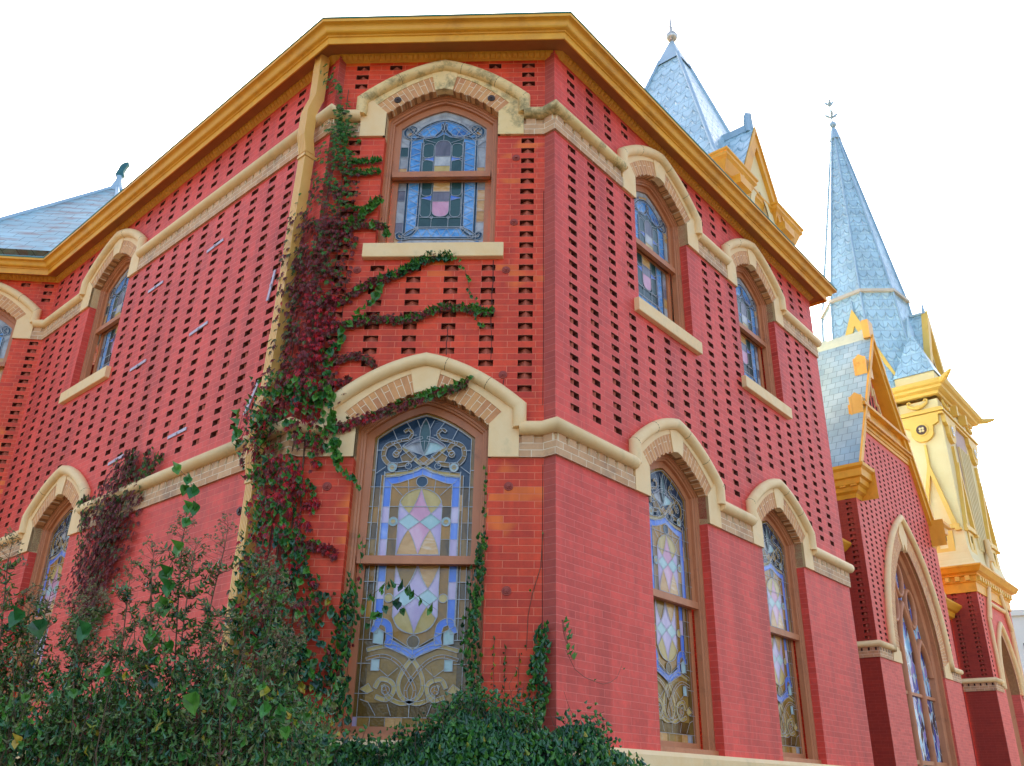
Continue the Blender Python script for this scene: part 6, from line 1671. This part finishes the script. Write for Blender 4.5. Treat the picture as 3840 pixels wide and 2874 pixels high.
for _ in range(34000):
    x = U(-1.2, 2.9); v = rnd()
    zt = topz(x) + .03 * math.sin(x * 19) + .02 * math.sin(x * 47)
    # profile: rounded front, from the wall outwards .15 - .9 m
    th = U(0, PI * .62)
    rr = .62 + .10 * math.sin(x * 9 + th * 5) * math.sin(x * 4 - th * 3)
    y = -.16 - rr * math.sin(th) * 1.0 - U(0, .05); z = zt - (1 - math.cos(th)) * .75 * rr - U(0, .16) * rnd() + .05 * math.sin(x * 31 + th * 9) * math.sin(x * 11)
    if z < -.45: continue
    q = around(x, -y, z)
    nrm = Vector((0, -math.sin(th), math.cos(th) * .8 + .25)); c = pick([(7, DRK), (3, GRN), (.9, BRT), (.16, YEL)])
    leaf(mb, q, jit((0, -.5, -.6), .8), jit(nrm, .55), U(.022, .038), 'round', c)
for _ in range(1500):                                   # loose sprigs standing out of the top
    x = U(.2, 2.55); z = topz(x) + U(-.02, .17) * rnd(); q = Vector((x, -.2 - U(0, .4), z)) if x < 1.95 else WR.w(x - 2.15, -.15 - U(0, .3), z)
    leaf(mb, q, jit((0, -.2, .3), .9), jit((0, -1, .5), .5), U(.02, .034), 'round', pick([(5, DRK), (4, GRN), (2, BRT)]))
rl = Vector(hd.location); rebase(mb, rl); mb.build('leaves', LM, hd)
mb = MB()
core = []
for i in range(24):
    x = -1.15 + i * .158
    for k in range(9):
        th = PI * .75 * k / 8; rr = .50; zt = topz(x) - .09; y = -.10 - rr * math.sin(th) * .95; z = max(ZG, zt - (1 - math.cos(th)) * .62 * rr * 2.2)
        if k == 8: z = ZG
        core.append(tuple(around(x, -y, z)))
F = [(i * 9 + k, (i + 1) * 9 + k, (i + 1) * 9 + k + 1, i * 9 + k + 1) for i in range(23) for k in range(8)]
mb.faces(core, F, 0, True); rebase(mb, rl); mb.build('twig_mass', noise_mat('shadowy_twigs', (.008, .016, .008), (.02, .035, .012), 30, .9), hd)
# twigs and runners
mb = MB()
for _ in range(90):
    x = U(.3, 2.5); p = Vector((x, -.3 - U(0, .3), topz(x) - .1)) if x < 1.95 else WR.w(x - 2.15, -.2, topz(x) - .1); pts = [p]
    for k in range(4): p = p + jit((0, -.02, .06), .06); pts.append(p.copy())
    stem(mb, pts, .0022, .001, 4)
rebase(mb, rl); mb.build('stem', M['bark'], hd)

# crape myrtle in the left foreground
def myrtle(label, base, stems, nl, size, seed, name='crape_myrtle', group=None):
    random.seed(seed)
    t = thing(name, label, 'shrub', (base[0], base[1], ZG), group); rl = Vector(t.location)
    lf = MB(); st = MB()
    for (dx, dy, h, lean, pan) in stems:
        p = Vector((base[0] + dx * .25, base[1] + dy * .25, ZG)); tip = Vector((base[0] + dx, base[1] + dy, h))
        pts = []
        for k in range(12):
            u_ = k / 11; q = p.lerp(tip, u_); q += Vector((math.sin(u_ * 5 + dx * 9) * .04, math.sin(u_ * 4 + dy * 7) * .04, 0)); pts.append(q)
        stem(st, pts, .010, .0028, 5)
        # side shoots with opposite leaves
        for k in range(4, 12):
            for _ in range(7):
                q0 = pts[k].lerp(pts[k - 1], rnd()); ang = U(0, 2 * PI); L = U(.12, .34) * (1.15 - k / 16)
                d = Vector((math.cos(ang), math.sin(ang), U(.5, 1.1))).normalized()
                q1 = q0 + d * L; mid = (q0 + q1) / 2 + Vector((0, 0, -.015)); stem(st, [q0, mid, q1], .0026, .0012, 4)
                m = int(L / .015 * nl)
                for j in range(m):
                    u_ = (j + .5) / m; q = q0.lerp(q1, u_); sd = 1 if j % 2 else -1
                    side = d.cross(Vector((0, 0, 1))).normalized() * sd
                    leaf(lf, q, jit(side + d * .5 + Vector((0, 0, -.1)), .45), jit((0, 0, 1), .6), size * U(.55, 1.1), 'ovate', pick([(6, MYR), (1.5, DRK), (2, OLV), (1, GRN), (.08, YEL)]))
        if pan:
            top_ = pts[-1]
            for k in range(26):
                u_ = rnd(); ang = U(0, 2 * PI); L = .07 * (1.2 - u_) + .02; q0 = top_ + Vector((0, 0, -.10 + u_ * .22)); q1 = q0 + Vector((math.cos(ang) * L, math.sin(ang) * L, U(.02, .05)))
                stem(st, [q0, q1], .0012, .0008, 3)
                for _ in range(3):
                    c = q1 + jit((0, 0, 0), .016); leaf(lf, c, jit((0, 0, 1), 1), jit((0, -1, 0), 1), .015, 'small', PAN); leaf(lf, c, jit((0, 0, 1), 1), jit((0, -1, 0), 1), .015, 'small', PAN)
            stem(st, [top_, top_ + Vector((0, 0, .12))], .0022, .001, 4)
    rebase(lf, rl); lf.build('leaves', LM, t); rebase(st, rl); st.build('stem', M['bark'], t)
    random.seed(seed + 1); return t
# positions: shrub line about four metres from the viewer, filling the lower left
myrtle('tall crape myrtle with seed panicles between the downspout and the left wall creeper', (.15, -1.9),
       [(-.42, .05, .92, 0, 1), (-.26, -.05, 1.03, 0, 1), (-.12, .08, 1.20, 0, 1), (.02, -.08, 1.02, 0, 1), (.12, .02, 1.16, 0, 1), (.28, .05, 1.00, 0, 1), (.40, -.02, .86, 0, 1), (.50, .05, .72, 0, 1), (.55, -.05, .56, 0, 1), (-.55, -.1, .72, 0, 1), (.2, -.2, .62, 0, 1), (-.1, -.2, .62, 0, 1), (-.35, -.2, .55, 0, 1), (.4, -.2, .45, 0, 1)], 1.0, .040, 21)
myrtle('spreading crape myrtle at the far left edge in front of the left wall window', (-.85, -1.7),
       [(-.25, .1, .82, 0, 1), (-.16, .0, 1.12, 0, 1), (.0, .1, .84, 0, 1), (.12, 0, .88, 0, 1), (.28, .1, .84, 0, 1), (.38, -.1, .84, 0, 1), (-.40, .1, .74, 0, 1), (.2, -.2, .60, 0, 1), (-.1, -.25, .58, 0, 1), (.45, -.2, .62, 0, 1), (-.3, -.2, .5, 0, 1)], 1.0, .040, 33)
# leafy undergrowth under the myrtles, with heart-shaped bindweed leaves
ug = thing('bindweed_thicket', 'tangled dark thicket with large heart-shaped leaves in the lower left corner', 'thicket', (-.3, -2.1, ZG))
mb = MB()
def thick_top(x): return .50 + .10 * math.sin(x * 5 + 1) + .06 * math.sin(x * 13)
for _ in range(12500):
    y = U(-2.35, -1.25); x = U(-1.7, .74 + (-1.25 - y) * .30); z = U(-.35, thick_top(x)) if x < .9 else U(-.35, thick_top(x) - (x - .9) * .5)
    c = pick([(6, MYR), (2.5, DRK), (3, GRN), (2.5, OLV), (.3, YEL), (.3, MAR)])
    leaf(mb, Vector((x, y, z)), jit((0, -.3, -.3), .8), jit((0, -.5, .8), .6), U(.022, .040), 'ovate', c)
for _ in range(70):
    x = U(-1.5, 1.0); y = U(-2.5, -2.2); z = U(-.1, thick_top(x) + .05)
    leaf(mb, Vector((x, y, z)), jit((0, -.3, -1), .6), jit((0, -1, .4), .5), U(.03, .060), 'heart', pick([(4, GRN), (2, BRT), (5, DRK), (.7, YEL)]))
for (x, z) in ((-.35, .66), (-.12, .64), (-.45, .70), (.42, .35), (-1.2, .25)):
    leaf(mb, Vector((x, -2.45, z)), jit((0, -.2, -1), .4), jit((0, -1, .3), .4), U(.075, .095), 'heart', pick([(4, GRN), (3, BRT), (2, DRK)]))
rl = Vector(ug.location); rebase(mb, rl); mb.build('leaves', LM, ug)
mb = MB()
for _ in range(70):
    x = U(-1.4, .75); y = U(-2.3, -1.5); p = Vector((x, y, ZG)); pts = [p.copy()]; top_z = thick_top(x) + U(-.1, .15)
    for k in range(7): p = p + Vector((U(-.07, .07), U(-.05, .05), (top_z - ZG) / 7)); pts.append(p.copy())
    stem(mb, pts, .006, .002, 4)
rebase(mb, rl); mb.build('stem', M['bark'], ug)
mb = MB(); mb.box(-1.5, 1.25, -1.85, -1.6, ZG, -.05); rebase(mb, rl)
# twining tendril with big leaves standing clear of the shrub
tw = thing('twining_tendril', 'thin twining tendril with a few large bright heart leaves against the left wall', 'vine', (-.05, -1.9, ZG))
mb = MB(); st = MB()
base_ = [(-.02, .60), (.02, .85), (.0, 1.02), (.04, 1.16), (.05, 1.30), (.08, 1.38), (.05, 1.48), (.0, 1.55), (-.08, 1.62)]
P = [Vector((x + -.02, -1.95 + .01 * i, z)) for i, (x, z) in enumerate(base_)]; stem(st, P, .003, .0012, 4)
for i, (p, s) in enumerate(((P[0], .09), (P[0] + Vector((.01, 0, .08)), .085), (P[1], .085), (P[1] + Vector((.01, 0, .1)), .08), (P[2], .08), (P[3], .075), (P[4], .05), (P[5], .065), (P[5] + Vector((-.04, 0, .01)), .06), (P[6], .065), (P[6] + Vector((-.05, 0, .02)), .06), (P[8], .06), (P[7], .05))):
    leaf(mb, p, jit((U(-.3, .3), -.1, -1), .3), jit((U(-.5, .5), -1, .1), .2), s, 'heart', GRN if i % 3 else BRT)
rl = Vector(tw.location); rebase(mb, rl); rebase(st, rl); mb.build('leaves', LM, tw); st.build('stem', M['bark'], tw)

# ------------------------------------------------------------------ ground, sky, camera, light
mb = MB(); S_ = 600; mb.face([(-S_, -S_, ZG - .01), (S_, -S_, ZG - .01), (S_, S_, ZG - .01), (-S_, S_, ZG - .01)])
g = mb.build('ground', M['ground']); g['kind'] = 'structure'
mb = MB(); pa = B1 + nR * 2.2 - dR * 6
pq = [pa, pa + dR * 60, pa + dR * 60 + nR * 2.4, pa + nR * 2.4]
for a, b in ((0, 0),): mb.face([(p.x, p.y, ZG - .002) for p in pq])
p_ = mb.build('pavement', M['path']); p_['kind'] = 'structure'

cam = bpy.data.cameras.new('camera'); co = bpy.data.objects.new('camera', cam); COL.objects.link(co); sc.camera = co
PITCH, YAW, ROLL = .43018, -.04951, .01947
f = Vector((math.sin(YAW) * math.cos(PITCH), math.cos(YAW) * math.cos(PITCH), math.sin(PITCH)))
r0 = Vector((math.cos(YAW), -math.sin(YAW), 0)); u0 = r0.cross(f)
r = r0 * math.cos(ROLL) + u0 * math.sin(ROLL); u = u0 * math.cos(ROLL) - r0 * math.sin(ROLL)
mw = Matrix(((r.x, u.x, -f.x, 2.01359), (r.y, u.y, -f.y, -6.52332), (r.z, u.z, -f.z, 0), (0, 0, 0, 1)))
co.matrix_world = mw
cam.sensor_fit = 'HORIZONTAL'; cam.sensor_width = 36; cam.lens = 36 * 3320.583 / 3840; cam.clip_end = 2000; cam.clip_start = .05

w = bpy.data.worlds.new('World'); sc.world = w; w.use_nodes = True
nt = w.node_tree; nt.nodes.clear()
sky = nt.nodes.new('ShaderNodeTexSky'); sky.sky_type = 'NISHITA'; sky.sun_disc = False
EL, AZ = R_(24), R_(SUNAZ)
sky.sun_elevation = EL; sky.sun_rotation = AZ; sky.air_density = .8; sky.dust_density = 5.0; sky.ozone_density = .2
bg = nt.nodes.new('ShaderNodeBackground'); bg.inputs[1].default_value = .15
ou = nt.nodes.new('ShaderNodeOutputWorld'); nt.links.new(sky.outputs[0], bg.inputs[0]); nt.links.new(bg.outputs[0], ou.inputs[0])
sl = bpy.data.lights.new('sun', 'SUN'); sl.energy = 2.0; sl.angle = R_(.6); sl.color = (1, .93, .82)
so = bpy.data.objects.new('sun', sl); COL.objects.link(so)
sd = Vector((math.sin(AZ) * math.cos(EL), math.cos(AZ) * math.cos(EL), math.sin(EL)))   # towards the sun
so.rotation_euler = (-sd).to_track_quat('-Z', 'Y').to_euler(); so.location = (0, 0, 30)
vs = sc.view_settings; vs.view_transform = 'Standard'; vs.look = 'None'; vs.gamma = 1; vs.exposure = EXPO; vs.use_curve_mapping = False
sc.cycles.max_bounces = 8
